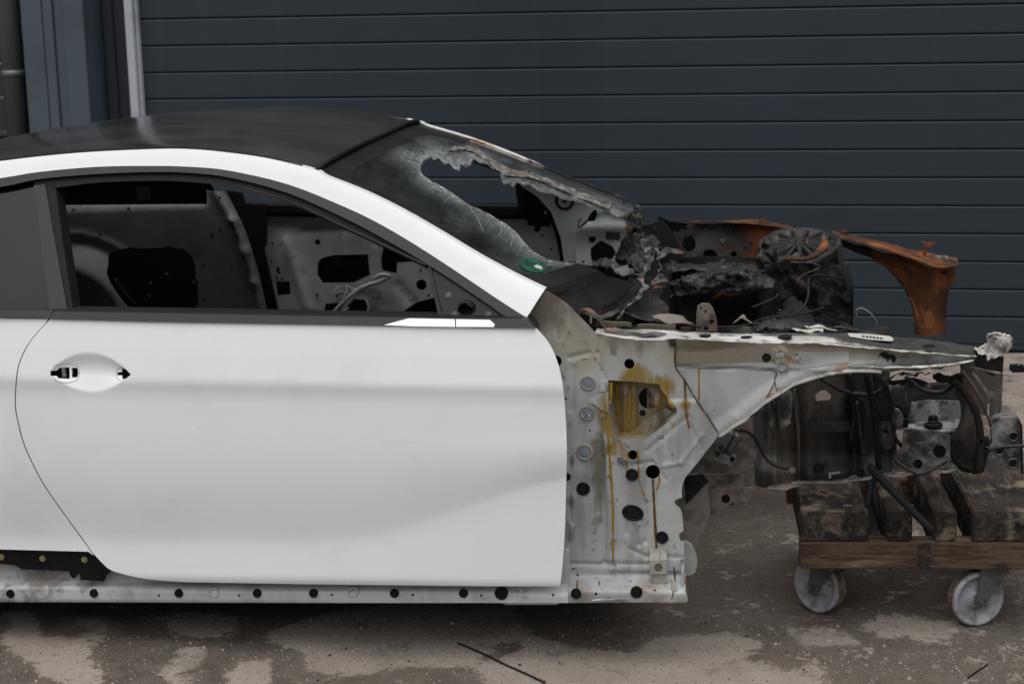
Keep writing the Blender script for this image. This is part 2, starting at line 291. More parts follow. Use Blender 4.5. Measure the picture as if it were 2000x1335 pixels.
def ground_material():
    m = bpy.data.materials.new('ground'); m.use_nodes = True; MATS['ground'] = m
    k = NT(m); nt = k.nt; pb = nt.nodes['Principled BSDF']
    pos, _ = coords(k)
    at = k.n('ShaderNodeAttribute', attribute_name='wet').outputs['Fac']
    nA = k.noise(pos, 9, 8, .68, .4); nB = k.noise(pos, 55, 5, .7); nC = k.noise(pos, 260, 3, .7); nD = k.noise(pos, 1.6, 5, .6)
    f = k.math('ADD', at, k.math('MULTIPLY', k.math('SUBTRACT', nA, .5), 1.9))
    f = k.math('ADD', f, k.math('MULTIPLY', k.math('SUBTRACT', nB, .5), .9))
    wet = k.step(f, .38, .62)
    dry = k.mix(k.step(nD, .3, .75), lin((160, 151, 142)), lin((128, 119, 111)))
    dry = k.mix(k.math('MULTIPLY', k.step(nB, .5, .75), .5), dry, lin((96, 88, 80)))
    wetc = k.mix(k.step(nA, .3, .7), lin((78, 69, 62)), lin((108, 99, 91)))
    c = k.mix(wet, dry, wetc)
    nE = k.noise(pos, 26, 7, .75, .6); c = k.mix(k.math('MULTIPLY', k.step(nE, .52, .70), .28), c, lin((124, 115, 106))); c = k.mix(k.math('MULTIPLY', k.step(k.noise(pos, 4.5, 6, .7, .5), .54, .66), .5), c, lin((70, 62, 55)))
    sp = k.math('MULTIPLY', k.step(nC, .56, .66), .7); c = k.mix(sp, c, lin((172, 164, 154)))
    sp2 = k.math('MULTIPLY', k.step(k.noise(pos, 190, 3, .7), .58, .67), .7); c = k.mix(sp2, c, lin((48, 40, 34)))
    k.put(pb.inputs['Base Color'], c)
    nd = nt.nodes.new('ShaderNodeMix'); nd.data_type = 'FLOAT'; k.put(nd.inputs[0], wet); nd.inputs[2].default_value = .85; nd.inputs[3].default_value = .5
    k.put(pb.inputs['Roughness'], nd.outputs[0])
    pb.inputs['Specular IOR Level'].default_value = .35
    bn = k.n('ShaderNodeBump'); bn.inputs['Distance'].default_value = .008
    k.put(bn.inputs['Height'], k.math('ADD', k.math('MULTIPLY', nC, .6), nB)); nt.links.new(bn.outputs[0], pb.inputs['Normal'])
ground_material()

# ------------------------------------------------------------------ object helpers
def tag(o, label=None, cat=None, group=None, kind=None):
    for a, b in (('label', label), ('category', cat), ('group', group), ('kind', kind)):
        if b: o[a] = b
    return o
def empty(name, matrix, label, cat, group=None):
    o = bpy.data.objects.new(name, None); COL.objects.link(o); o.matrix_world = matrix; o.empty_display_size = .1
    return tag(o, label, cat, group)
def link(name, me, m, parent=None, smooth=False):
    o = bpy.data.objects.new(name, me); COL.objects.link(o)
    if m is not None:
        me.materials.clear(); me.materials.append(MATS[m] if isinstance(m, str) else m)
    if smooth:
        me.polygons.foreach_set('use_smooth', [True] * len(me.polygons))
    if parent is not None: o.parent = parent
    return o
def mesh(name, verts, faces):
    me = bpy.data.meshes.new(name); me.from_pydata([tuple(v) for v in verts], [], faces); me.update(); return me
def bm_link(name, bm, m, parent=None, smooth=False):
    bmesh.ops.recalc_face_normals(bm, faces=bm.faces)
    me = bpy.data.meshes.new(name); bm.to_mesh(me); bm.free(); return link(name, me, m, parent, smooth)

def catmull(pts, n=6, closed=False):
    P = [Vector(p) for p in pts]; out = []
    N = len(P); rng = range(N if closed else N - 1)
    for i in rng:
        if closed: a, b, c, d = P[(i - 1) % N], P[i], P[(i + 1) % N], P[(i + 2) % N]
        else: a, b, c, d = P[max(i - 1, 0)], P[i], P[i + 1], P[min(i + 2, N - 1)]
        for j in range(n):
            t = j / n
            out.append(.5 * ((2 * b) + (c - a) * t + (2 * a - 5 * b + 4 * c - d) * t * t + (3 * b - a - 3 * c + d) * t ** 3))
    if not closed: out.append(P[-1])
    return out
def circle_px(u, v, ru, rv=None, n=18, rot=0.0):
    rv = rv or ru; o = []
    for i in range(n):
        a = 2 * math.pi * i / n; x, y = ru * math.cos(a), rv * math.sin(a)
        o.append((u + x * math.cos(rot) - y * math.sin(rot), v + x * math.sin(rot) + y * math.cos(rot)))
    return o
def densify(P, step):
    o = []
    for i in range(len(P)):
        a, b = P[i], P[(i + 1) % len(P)]
        n = max(1, int(math.ceil(math.hypot(b[0] - a[0], b[1] - a[1]) / step)))
        for j in range(n): o.append((a[0] + (b[0] - a[0]) * j / n, a[1] + (b[1] - a[1]) * j / n))
    return o
def inside(pts, poly):
    pts = np.asarray(pts); P = np.asarray(poly); r = np.zeros(len(pts), bool)
    x, y = pts[:, 0], pts[:, 1]; j = len(P) - 1
    for i in range(len(P)):
        xi, yi = P[i]; xj, yj = P[j]
        if yi != yj:
            r ^= ((yi > y) != (yj > y)) & (x < (xj - xi) * (y - yi) / (yj - yi) + xi)
        j = i
    return r
def near_dist(pts, B):
    pts = np.asarray(pts); B = np.asarray(B); d = np.full(len(pts), 1e9)
    for i in range(0, len(B), 200):
        q = B[i:i + 200]; d = np.minimum(d, np.sqrt(((pts[:, None, :] - q[None]) ** 2).sum(2)).min(1))
    return d
def cdt(outer, holes, sp, extra=(), ragged=0.0, seed=0):
    """outer, holes: 2D loops. returns verts2d, tris"""
    loops = [densify(l, sp) for l in [outer] + list(holes)]
    if ragged:
        rg = random.Random(seed)
        loops[0] = [(x + rg.uniform(-ragged, ragged), y + rg.uniform(-ragged, ragged)) for x, y in loops[0]]
    V, E = [], []
    for l in loops:
        b = len(V); V += l; E += [(b + i, b + (i + 1) % len(l)) for i in range(len(l))]
    B = np.array(V); lo, hi = B.min(0), B.max(0)
    grids = [(lo[0], hi[0], lo[1], hi[1], sp)] + list(extra)
    G = []
    for gi, (x0, x1, y0, y1, s) in enumerate(grids):
        xs = np.arange(x0 + s / 2, x1, s); ys = np.arange(y0 + s / 2, y1, s)
        if len(xs) == 0 or len(ys) == 0: continue
        X, Y = np.meshgrid(xs, ys); Q = np.stack([X.ravel(), Y.ravel()], 1)
        if gi == 0:
            for (a, b, c, d, _) in extra: Q = Q[~((Q[:, 0] > a) & (Q[:, 0] < b) & (Q[:, 1] > c) & (Q[:, 1] < d))]
        ok = inside(Q, loops[0])
        for h in loops[1:]: ok &= ~inside(Q, h)
        Q = Q[ok]
        if len(Q): Q = Q[near_dist(Q, B) > s * .55]
        G.append(Q)
    pts = V + [tuple(q) for g in G for q in g]
    r = delaunay_2d_cdt([Vector(p) for p in pts], E, [], 0, 1e-7)
    v2 = np.array([tuple(v) for v in r[0]]); tr = [tuple(f) for f in r[2] if len(f) == 3]
    T = np.array(tr); c = v2[T].mean(1)
    ok = inside(c, loops[0])
    for h in loops[1:]: ok &= ~inside(c, h)
    return v2, T[ok]
def solidify2(name, P3, T, off, m, parent, smooth=True):
    """front sheet P3 (Vectors), triangles T, back sheet shifted by off; rim has its own vertices"""
    P3 = np.asarray(P3); n = len(P3); off = np.asarray(off)
    a, b, c = P3[T[:, 0]], P3[T[:, 1]], P3[T[:, 2]]
    nn = np.cross(b - a, c - a).sum(0)
    if nn.dot(off) > 0: T = T[:, ::-1]
    ed = {}
    for t in T:
        for i in range(3):
            e = (int(t[i]), int(t[(i + 1) % 3])); ed[e] = 1
    rim = [e for e in ed if (e[1], e[0]) not in ed]
    V = [tuple(p) for p in P3] + [tuple(p + off) for p in P3]
    Fc = [tuple(int(i) for i in t) for t in T] + [tuple(int(i) + n for i in t[::-1]) for t in T]
    sm = len(Fc); idx = {}
    def vid(i, bk):
        k = (i, bk)
        if k not in idx: idx[k] = len(V); V.append(V[i + (n if bk else 0)])
        return idx[k]
    for i, j in rim: Fc.append((vid(j, 0), vid(i, 0), vid(i, 1), vid(j, 1)))
    me = mesh(name, V, Fc); o = link(name, me, m, parent)
    if smooth: me.polygons.foreach_set('use_smooth', [k < sm for k in range(len(Fc))])
    return o
def const(y): return lambda x, z: y + 0 * x
def to_xz(poly, yf):
    return [(p.x, p.z) for p in (SF(u, v, yf) for u, v in poly)]
def panel(name, poly, yf, m, parent, holes=(), sp=.02, th=.002, ragged=0.0, extra=(), curve=0, smooth=True, seed=1, label=None):
    """sheet on the surface y = yf(x, z) of the car frame with an outline given in photo pixels"""
    if not callable(yf): yf = const(yf)
    if curve: poly = [(p.x, p.y) for p in catmull([(a, b, 0) for a, b in poly], curve, True)]
    o2 = to_xz(poly, yf); h2 = [to_xz(h, yf) for h in holes]
    v2, T = cdt(o2, h2, sp, extra, ragged, seed)
    P3 = np.stack([v2[:, 0], yf(v2[:, 0], v2[:, 1]), v2[:, 1]], 1)
    o = solidify2(name, P3, T, (0, th, 0), m, parent, smooth)
    if smooth:
        e = min(max(6e-4, sp * .45), .003); x, z = v2[:, 0], v2[:, 1]
        fx = (yf(x + e, z) - yf(x - e, z)) / (2 * e); fz = (yf(x, z + e) - yf(x, z - e)) / (2 * e)
        nr = np.stack([fx, -np.ones(len(x)), fz], 1); nr /= np.linalg.norm(nr, axis=1)[:, None]
        me = o.data; nl = len(me.loops); vi = np.empty(nl, np.int32); me.loops.foreach_get('vertex_index', vi)
        allv = np.zeros((len(me.vertices), 3)); allv[:len(x)] = nr; allv[len(x):2 * len(x)] = -nr
        me.normals_split_custom_set(allv[vi].tolist())
    if label: o['label'] = label
    return o
def mirror(o, name, m, parent):
    me = o.data.copy(); me.transform(Matrix(((1, 0, 0, 0), (0, -1, 0, YC2), (0, 0, 1, 0), (0, 0, 0, 1)))); me.flip_normals()
    if 'custom_normal' in me.attributes: me.attributes.remove(me.attributes['custom_normal'])
    n = link(name, me, m, parent); return n
def tube(name, pts, r, m, parent, n=8, smooth=4, rf=None):
    P = catmull(pts, smooth) if smooth else [Vector(p) for p in pts]
    V, Fc = [], []; N = len(P)
    up = Vector((0, 0, 1))
    for i, p in enumerate(P):
        t = (P[min(i + 1, N - 1)] - P[max(i - 1, 0)]).normalized()
        a = t.cross(up)
        if a.length < 1e-3: a = t.cross(Vector((0, 1, 0)))
        a.normalize(); b = a.cross(t).normalized()
        rr = r * (rf(i / (N - 1)) if rf else 1)
        for j in range(n):
            q = 2 * math.pi * j / n; V.append(p + (a * math.cos(q) + b * math.sin(q)) * rr)
    for i in range(N - 1):
        for j in range(n): Fc.append((i * n + j, i * n + (j + 1) % n, (i + 1) * n + (j + 1) % n, (i + 1) * n + j))
    Fc.append(tuple(range(n))[::-1]); Fc.append(tuple(range((N - 1) * n, N * n)))
    return link(name, mesh(name, V, Fc), m, parent, True)
def ptube(name, px, y, r, m, parent, **kw):
    return tube(name, [S(a[0], a[1], a[2] if len(a) > 2 else y) for a in px], r, m, parent, **kw)
def box(name, lo, hi, m, parent, bev=.002, seg=1, tf=None):
    bm = bmesh.new(); bmesh.ops.create_cube(bm, size=1)
    for v in bm.verts:
        v.co = Vector([lo[i] + (hi[i] - lo[i]) * (v.co[i] + .5) for i in range(3)])
    if bev: bmesh.ops.bevel(bm, geom=bm.edges[:], offset=bev, segments=seg, affect='EDGES')
    if tf: 
        for v in bm.verts: v.co = tf(v.co)
    return bm_link(name, bm, m, parent)
def lathe_mesh(name, prof, n=24, caps=True):
    """profile (radius, along); along y"""
    V, Fc = [], []
    for r, a in prof:
        for j in range(n):
            q = 2 * math.pi * j / n; V.append((r * math.cos(q), a, r * math.sin(q)))
    for i in range(len(prof) - 1):
        for j in range(n): Fc.append((i * n + j, i * n + (j + 1) % n, (i + 1) * n + (j + 1) % n, (i + 1) * n + j))
    if caps: Fc.append(tuple(range(n))); Fc.append(tuple(range((len(prof) - 1) * n, len(prof) * n))[::-1])
    bm = bmesh.new(); me = mesh(name, V, Fc); bm.from_mesh(me)
    bmesh.ops.recalc_face_normals(bm, faces=bm.faces); bm.to_mesh(me); bm.free()
    me.polygons.foreach_set('use_smooth', [True] * len(me.polygons)); me.set_sharp_from_angle(angle=rad(35))
    return me
PLUG = lathe_mesh('plug', [(.02, -.10), (.5, -.10), (.56, -.02), (.7, -.02), (.78, -.16), (.94, -.16), (1.0, -.06), (1.0, .4)], 24)
FLATPLUG = lathe_mesh('flat_plug', [(.02, -.05), (.9, -.05), (1.0, .0), (1.0, .4)], 24)
RINGPLUG = lathe_mesh('ring', [(.66, .2), (.68, -.15), (.8, -.3), (.95, -.2), (1.02, .1), (1.0, .4)], 24, False)
CUP = lathe_mesh('cup', [(.02, .9), (.86, .9), (.9, -.02), (1.0, -.05), (1.05, .05)], 24)
STUD = lathe_mesh('stud', [(.02, -.5), (.42, -.5), (.48, -.42), (.5, .0), (.55, -.22), (.95, -.22), (1.0, -.1), (1.0, .3)], 16)
def lathe_obj(name, me, u, v, r, y, m, parent, rv=None, rot=0.0):
    p = S(u, v, y); q = pxm(r, y); q2 = pxm(rv, y) if rv else q
    d = me.copy() if me.materials and me.materials[0] is not MATS[m] else me
    for c in LCACHE.get((me.name, m), []): d = c
    LCACHE[(me.name, m)] = [d]
    o = bpy.data.objects.new(name, d); COL.objects.link(o)
    if not d.materials: d.materials.append(MATS[m])
    elif d.materials[0] is not MATS[m]: d.materials.clear(); d.materials.append(MATS[m])
    o.parent = parent; o.location = p; o.scale = (q, min(q, q2), q2); o.rotation_euler = (0, rot, 0)
    return o
LCACHE = {}
def lump(name, c, rx, ry, rz, m, parent, amp=.35, freq=3.0, sub=4, seed=0, spike=0.0):
    bm = bmesh.new(); bmesh.ops.create_icosphere(bm, subdivisions=sub, radius=1)
    off = Vector((seed * 7.3, seed * 3.1, seed * 1.7))
    for v in bm.verts:
        n = v.co.normalized()
        d = noise.fractal(n * freq + off, 1.0, 2.0, 5) * amp
        rdg = noise.ridged_multi_fractal(n * freq * 1.3 + off, 1.0, 2.0, 4, 1.0, 2.0) * spike
        v.co = n * (1 + d + rdg)
        v.co = Vector((c[0] + v.co.x * rx, c[1] + v.co.y * ry, c[2] + v.co.z * rz))
    return bm_link(name, bm, m, parent, sub >= 5)
def rag(name, A, B, m, parent, n=40, k=8, amp=.006, edge=.012, seed=1, th=.003, fq=15):
    """crumpled sheet between two 3D polylines, ragged along both"""
    rg = random.Random(seed); a = catmull(A, 10); b = catmull(B, 10)
    def at(L, t):
        f = t * (len(L) - 1); i = min(int(f), len(L) - 2); return L[i].lerp(L[i + 1], f - i)
    V, Fc = [], []
    for i in range(n + 1):
        t = i / n; ln = (a[-1] - a[0]).length * 38
        e0 = edge * (.15 * rg.random() + max(0, .5 + .9 * noise.noise(Vector((t * ln, seed, 0))))); e1 = edge * (.15 * rg.random() + max(0, .5 + .9 * noise.noise(Vector((t * ln, seed, 9)))))
        p, q = at(a, t), at(b, t); d = (q - p); L = d.length or 1e-6
        p2 = p + d * (e0 / L); q2 = q - d * (e1 / L)
        for j in range(k + 1):
            x = p2.lerp(q2, j / k)
            w_ = Vector((x.x * fq + seed, x.y * fq, x.z * fq))
            x = x + noise.noise_vector(w_) * amp + noise.noise_vector(w_ * 2.9) * amp * .4
            V.append(x)
    for i in range(n):
        for j in range(k):
            s_ = i * (k + 1) + j; Fc.append((s_, s_ + 1, s_ + k + 2, s_ + k + 1))
    me = mesh(name, V, Fc); o = link(name, me, m, parent, True)
    md = o.modifiers.new('thick', 'SOLIDIFY'); md.thickness = th; md.offset = 0
    return o
def prag(name, A, B, m, parent, **kw):
    return rag(name, [S(*a) for a in A], [S(*b) for b in B], m, parent, **kw)
_nf = np.vectorize(lambda a, b, c: noise.fractal(Vector((a, b, c)), .9, 2.1, 5))
def sstep(a, b, x):
    t = np.clip((x - a) / (b - a), 0, 1); return t * t * (3 - 2 * t)
def seg_d(x, z, a, b):
    ax, az = a; bx, bz = b; dx, dz = bx - ax, bz - az
    t = np.clip(((x - ax) * dx + (z - az) * dz) / (dx * dx + dz * dz + 1e-12), 0, 1)
    return np.hypot(x - ax - t * dx, z - az - t * dz)

# ================================================================== the setting
def build_ground():
    dry = [[(10,1196),(60,1196),(80,1238),(140,1241),(171,1259),(175,1287),(196,1315),(189,1345),(133,1345),(84,1308),(35,1280),(10,1259)],
           [(136,1210),(196,1203),(224,1224),(210,1248),(168,1241)],
           [(315,1304),(367,1261),(420,1268),(413,1283),(350,1311),(388,1315),(378,1350),(332,1350)],
           [(430,1350),(465,1283),(525,1287),(521,1350)],
           [(297,1206),(350,1196),(469,1203),(465,1224),(441,1238),(371,1241),(332,1231)],
           [(515,1238),(595,1206),(760,1175),(1000,1180),(1040,1240),(1100,1258),(1236,1276),(1260,1250),(1330,1235),(1420,1235),(1468,1250),(1517,1282),(1490,1300),(1601,1307),(1610,1340),(1620,1420),(955,1420),(955,1335),(933,1318),(926,1301),(859,1303),(785,1301),(722,1314),(655,1318),(591,1311),(595,1280)],
           [(1560,1232),(1600,1228),(1665,1250),(1640,1258),(1570,1256)],
           [(1690,1215),(1760,1200),(1850,1215),(1890,1240),(1800,1245),(1710,1238)],
           [(1900,640),(2100,640),(2300,900),(2020,900),(1960,760)]]
    D = [[(p.x, p.y) for p in (ground_at(u, v) for u, v in d)] for d in dry]
    spots = [((990,1265), .03), ((955,1281), .022), ((1010,1258), .02), ((1500,1275), .05)]
    xs = np.concatenate([[-60, -25, -12, -6, -4], np.arange(-3, 3.001, .03), [4, 6, 12, 25, 60]])
    ys = np.concatenate([[-60, -25, -8, -2, 1, 2.5], np.arange(3.2, 8.001, .03), [9, 12, 25, 60]])
    X, Y = np.meshgrid(xs, ys); Q = np.stack([X.ravel(), Y.ravel()], 1)
    wet = np.ones(len(Q))
    for d in D:
        dd = densify(d, .03); dist = near_dist(Q, dd); ins = inside(Q, d)
        sd = np.where(ins, -dist, dist)
        wet = np.minimum(wet, np.clip(.5 + sd / .09, -.35, 1.25))
    for (u, v), r in spots:
        g = ground_at(u, v); dd = np.hypot((Q[:, 0] - g.x), (Q[:, 1] - g.y) * .7); wet = np.maximum(wet, np.clip(.5 + (r - dd) / .05, 0, 1))
    far = (np.abs(Q[:, 0]) > 2.4) | (Q[:, 1] < 3.4) | (Q[:, 1] > 7.2)
    wet[far] = .45
    rt = (Q[:, 0] > .35); wet[rt] = .30 + .55 * (wet[rt] - .30)
    nx, ny = len(xs), len(ys)
    Fc = [(j * nx + i, j * nx + i + 1, (j + 1) * nx + i + 1, (j + 1) * nx + i) for j in range(ny - 1) for i in range(nx - 1)]
    me = mesh('ground', [(q[0], q[1], 0) for q in Q], Fc)
    at = me.attributes.new('wet', 'FLOAT', 'POINT'); at.data.foreach_set('value', wet.astype(np.float32))
    tag(link('ground', me, 'ground'), kind='structure')
build_ground()

def grit(name, n, m, seed, smin, smax):
    rg = random.Random(seed); V, Fc = [], []
    for _ in range(n):
        x, y = rg.uniform(-1.7, 1.9), rg.uniform(3.5, 6.6)
        if rg.random() < .5: y = rg.uniform(3.5, 4.7)
        q = rg.uniform(smin, smax) * (2.2 if rg.random() < .04 else 1); b = len(V); a0 = rg.uniform(0, 6)
        for k_ in range(5):
            a1 = a0 + k_ * 1.2566; r = q * rg.uniform(.35, .6); V.append((x + r * math.cos(a1), y + r * math.sin(a1), 0.0))
        for k_ in range(5):
            a1 = a0 + k_ * 1.2566 + .3; r = q * rg.uniform(.2, .4); V.append((x + r * math.cos(a1), y + r * math.sin(a1), q * rg.uniform(.25, .45)))
        Fc += [(b + k_, b + (k_ + 1) % 5, b + 5 + (k_ + 1) % 5, b + 5 + k_) for k_ in range(5)] + [tuple(range(b + 5, b + 10))]
    return tag(link(name, mesh(name, V, Fc), m), kind='stuff')
tag(grit('pale_grit', 7500, 'stone_light', 3, .0018, .0055), 'pale grit and small stones scattered over the yard')
tag(grit('dark_grit', 4500, 'stone_dark', 4, .0018, .005), 'dark grit and crumbs scattered over the yard')

# ---- building front behind the car
WY = rad(11.5)
WE = Vector((math.cos(WY), -math.sin(WY), 0)); WN = Vector((-math.sin(WY), -math.cos(WY), 0))   # along, towards the camera
W0 = ground_at(1990, 690)
WM = Matrix(((WE.x, -WN.x, 0, W0.x), (WE.y, -WN.y, 0, W0.y), (0, 0, 1, 0), (0, 0, 0, 1)))       # x along, y into the wall, z up
def WP(u, v, off=0.0):
    d = ray(u, v); t = ((W0 - CAM).dot(WN) + off) / d.dot(WN); q = CAM + d * t - W0
    return Vector((q.dot(WE), -off, q.z))
def wall_thing(name, x, label, cat):
    o = empty(name, WM @ Matrix.Translation((x, 0, 0)), label, cat); o['kind'] = 'thing'; return o

XL = WP(262, 110).x                 # left end of the roller door
door_w = 2.0 - XL
gd = wall_thing('garage_door', XL, 'dark blue grey sectional garage door of narrow horizontal slats', 'garage door')
zs = [WP(2000, v).z for v in (674, 621, 567, 513, 458, 401, 346, 290, 234, 180, 122, 64, 8)]
pitch = (zs[-1] - zs[0]) / 12
def slat_mesh():
    h = pitch; x0, x1 = 0.0, door_w
    prof = [(.014, .001), (.003, .003), (0, .007), (0, h - .007), (.002, h - .003), (.009, h - .0015), (.018, h - .0015), (.03, h - .0015), (.03, .0015)]
    V = [(x0, y, z) for y, z in prof] + [(x1, y, z) for y, z in prof]; n = len(prof)
    Fc = [(i, (i + 1) % n, n + (i + 1) % n, n + i) for i in range(n)] + [tuple(range(n))[::-1], tuple(range(n, 2 * n))]
    bm = bmesh.new(); me = mesh('slat', V, Fc); bm.from_mesh(me); bmesh.ops.recalc_face_normals(bm, faces=bm.faces); bm.to_mesh(me); bm.free()
    me.materials.append(MATS['door_slat']); return me
SM = slat_mesh()
NS = int((3.40 - zs[0]) / pitch)
for i in range(NS):
    o = bpy.data.objects.new('slat', SM); COL.objects.link(o); o.parent = gd; o.location = (0, 0, zs[0] + (i) * pitch)
box('bottom_rail', (0, .003, .012), (door_w, .04, zs[0] - .002), 'door_slat', gd, .003)
box('bottom_seal', (0, .01, .0), (door_w, .045, .0115), 'rubber', gd, .002)
box('backing', (-.02, .034, .05), (door_w, .06, zs[0] + NS * pitch), 'soot_dark', gd, 0)
# jamb post (pale, angled face)
zt = 3.4
a = WP(241, 0, .05).x; b = WP(257, 0, .05).x
jb = wall_thing('door_jamb', a, 'pale grey steel jamb post at the left end of the garage door', 'post')
box('post_face', (0, -.055, 0), (b - a, -.002, zt), 'jamb_grey', jb, .004)
box('guide_lip', (b - a + .001, -.03, 0), (b - a + .012, .0, zt), 'jamb_grey', jb, .002)
# recess cladding
c0 = WP(160, 0, -.03).x; 
cl = wall_thing('wall_cladding', c0, 'dark ribbed sheet cladding strip between jamb and column', 'wall')
wid = a - c0 - .002
box('sheet', (0, .03, 0), (wid, .09, zt), 'cladding_dark', cl, .002)
for t_ in (.42,):
    box('rib', (wid * t_, .012, 0), (wid * (t_ + .22), .031, zt), 'cladding_dark', cl, .006)
# steel column
u0 = WP(38, 0, .16).x; u1 = WP(160, 0, .16).x
cb = wall_thing('steel_column', u0, 'blue grey folded steel column cover with vertical groove', 'column')
wd = u1 - u0
box('left_flange', (0, -.16, 0), (wd * .335, .1, zt), 'column_blue', cb, .003)
box('middle_web', (wd * .342, -.157, 0), (wd * .50, .1, zt), 'column_blue', cb, .003)
box('groove', (wd * .503, -.145, 0), (wd * .66, .1, zt), 'column_blue', cb, .003)
box('right_flange', (wd * .663, -.16, 0), (wd, .1, zt), 'column_blue', cb, .003)
# drain pipe
pu = WP(14, 60, .12).x
dp = wall_thing('drain_pipe', pu, 'dark grey round drain pipe beside the steel column', 'pipe')
def cyl_z(name, r, z0, z1, m, parent, x=0, y=0, n=32):
    bm = bmesh.new(); bmesh.ops.create_cone(bm, cap_ends=True, segments=n, radius1=r, radius2=r, depth=z1 - z0, matrix=Matrix.Translation((x, y, (z0 + z1) / 2)))
    return bm_link(name, bm, m, parent, True)
cyl_z('pipe', .05, .02, zt, 'pipe_grey', dp, 0, -.09)
for z in (.35, 1.2, 2.4): cyl_z('pipe_clamp', .0545, z, z + .03, 'galvanised', dp, 0, -.09)
# slatted wall further left
sw = wall_thing('slatted_wall', pu - 1.6, 'dark horizontal plank wall at the left edge behind the pipe', 'wall')
pm = None
for i in range(22):
    if pm is None:
        q = box('plank', (0, .05, 0), (1.6 + u0 - pu + .1, .09, .150), 'cladding_dark', sw, .006); pm = q.data; q.location = (0, 0, .02)
    else:
        q = bpy.data.objects.new('plank', pm); COL.objects.link(q); q.parent = sw; q.location = (0, 0, .02 + i * .154)
# wall above the openings
up = wall_thing('upper_wall', XL - 2.6, 'dark metal facade above the garage door', 'wall')
box('facade_sheet', (0, -.02, zt + .02), (door_w + 2.6, .2, 4.6), 'cladding_dark', up, .004)

# ================================================================== the car shell
car = empty('car_shell', CARM, 'white coupe body shell with burnt, stripped front end and broken windscreen', 'car')

def zbelt(x): return .741 - .0435 * (x + 1.136)
def zsill(x): return .005 - .0108 * (x + 1.352)
_q = np.linspace(-.1, 1.3, 2801)
def prof_table(kn):
    k = np.array(kn); t = np.interp(_q, k[:, 0], k[:, 1])
    def sm(s):
        n = s * 5; g = np.exp(-.5 * (np.arange(-n, n + 1) / s) ** 2); g /= g.sum()
        return np.convolve(np.pad(t, n, mode='edge'), g, mode='valid')
    a, b, c = sm(9), sm(70), sm(30)
    w_ = sstep(.27, .36, _q) * sstep(.735, .66, _q); w2 = sstep(.13, .17, _q) * sstep(.36, .27, _q)
    return a * (1 - w_ - w2) + b * w_ + c * w2
_top = [(.5, .0115), (.6, .0138), (.70, .0190), (.74, .0208), (.765, .0206), (.795, .0185), (.81, .0195), (.9, .034), (1.0, .052), (1.05, .06), (1.3, .1)]
_bot = [(-.1, .08), (0, .040), (.05, .030), (.085, .019), (.105, .014)]
PA = prof_table(_bot + [(.12, .0138), (.17, .0178), (.225, .0222), (.25, .0226), (.3, .0198), (.4, .0136)] + _top)
PB = prof_table(_bot + [(.12, .0137), (.2, .0135), (.3, .0125), (.4, .0115)] + _top)
HC = S(174, 728, .02)
def y_side(x, z):
    q = (z - zsill(x)) / (zbelt(x) - zsill(x))
    qt = .24 + .24 * sstep(-.62, .22, x) ** 1.6
    q = np.where(q < .12, q, np.where(q < qt, .12 + (q - .12) * .12 / (qt - .12), np.where(q < .64, .24 + (q - qt) * .40 / (.64 - qt), q)))
    y = np.interp(q, _q, PA)
    y = y + .012 * sstep(-.6, -2.0, x) ** 2 + .01 * sstep(-.2, .25, x) ** 2
    dx = (x - HC.x) / .102; hz = .049 * np.clip(1 - dx * dx, 0, 1) ** .85 + 1e-6
    dz = np.abs(z - HC.z + .004 * dx) / hz
    dep = np.where((np.abs(dx) < 1) & (dz < 1), np.clip(1 - dz ** 2, 0, 1) ** 1.35, 0)
    return y + .015 * dep * np.clip(1 - dx * dx, 0, 1) ** .5
def y_gh(x, z):
    d = z - zbelt(x)
    return .072 + .74 * d + .10 * np.clip(d, 0, 1) ** 2
def off(fn, k): return lambda x, z: fn(x, z) + k

door_l = [(98,623),(63,662),(42,700),(34,733),(31,788),(36,821),(50,872),(84,941),(126,1002),(168,1060),(180,1077),(201,1100),(218,1113),(252,1123),(294,1131),(361,1136)]
door_r = [(600,1140),(1094,1144),(1097,1119),(1103,1039),(1106,930),(1107,880),(1105,820),(1102,780),(1097,740),(1088,705),(1075,675),(1060,655),(1046,640)]
dl = [(p.x, p.y) for p in catmull([(a, b, 0) for a, b in door_l], 4)]
dr = [(p.x, p.y) for p in catmull([(a, b, 0) for a, b in door_r[2:]], 4)]
door_poly = dl + door_r[:2] + dr
op1 = [(98,724),(111,723),(116,718),(135,717),(136,740),(114,739),(109,734),(98,734)]
op2 = [(140,718),(151,718),(153,728),(151,737),(140,737)]
op3 = [(229,727),(238,726),(238,718),(246,721),(256,731),(246,739),(239,741),(238,733),(229,733)]
door = panel('door', door_poly, y_side, 'white_paint', car, holes=[op1, op2, op3], sp=.009, th=.004,
             extra=[(HC.x - .115, HC.x + .115, HC.z - .056, HC.z + .056, .0032)])
panel('handle_cavity', [(85,705),(265,705),(265,752),(85,752)], off(y_side, .02), 'rubber', door, sp=.03, th=.03)
for lp in ([(106,714),(120,709),(140,709),(152,716),(155,728),(152,740),(140,746),(120,746),(106,741)], [(240,715),(230,720),(226,730),(230,740),(240,745)]):
    lpp = [SF(u, v, off(y_side, -.0002)) for u, v in lp]
    tube('seat_outline', lpp, .0008, 'sill_paint', door, n=5, smooth=2)
box('catch', (S(119,728,.03).x, .035, S(119,728,.03).z - .012), (S(126,728,.03).x, .045, S(119,728,.03).z + .012), 'steel_bare', door, .001)
dinner = panel('door_inner', [(120,630),(1030,645),(1080,760),(1085,1080),(1070,1130),(300,1120),(200,1080),(70,860),(60,720)], .075, 'inner_grey', door, sp=.06, th=.01)
quart_poly = [(-560,605),(-300,615),(0,621),(96,622.5)] + [(a - 5, b) for a, b in dl] 
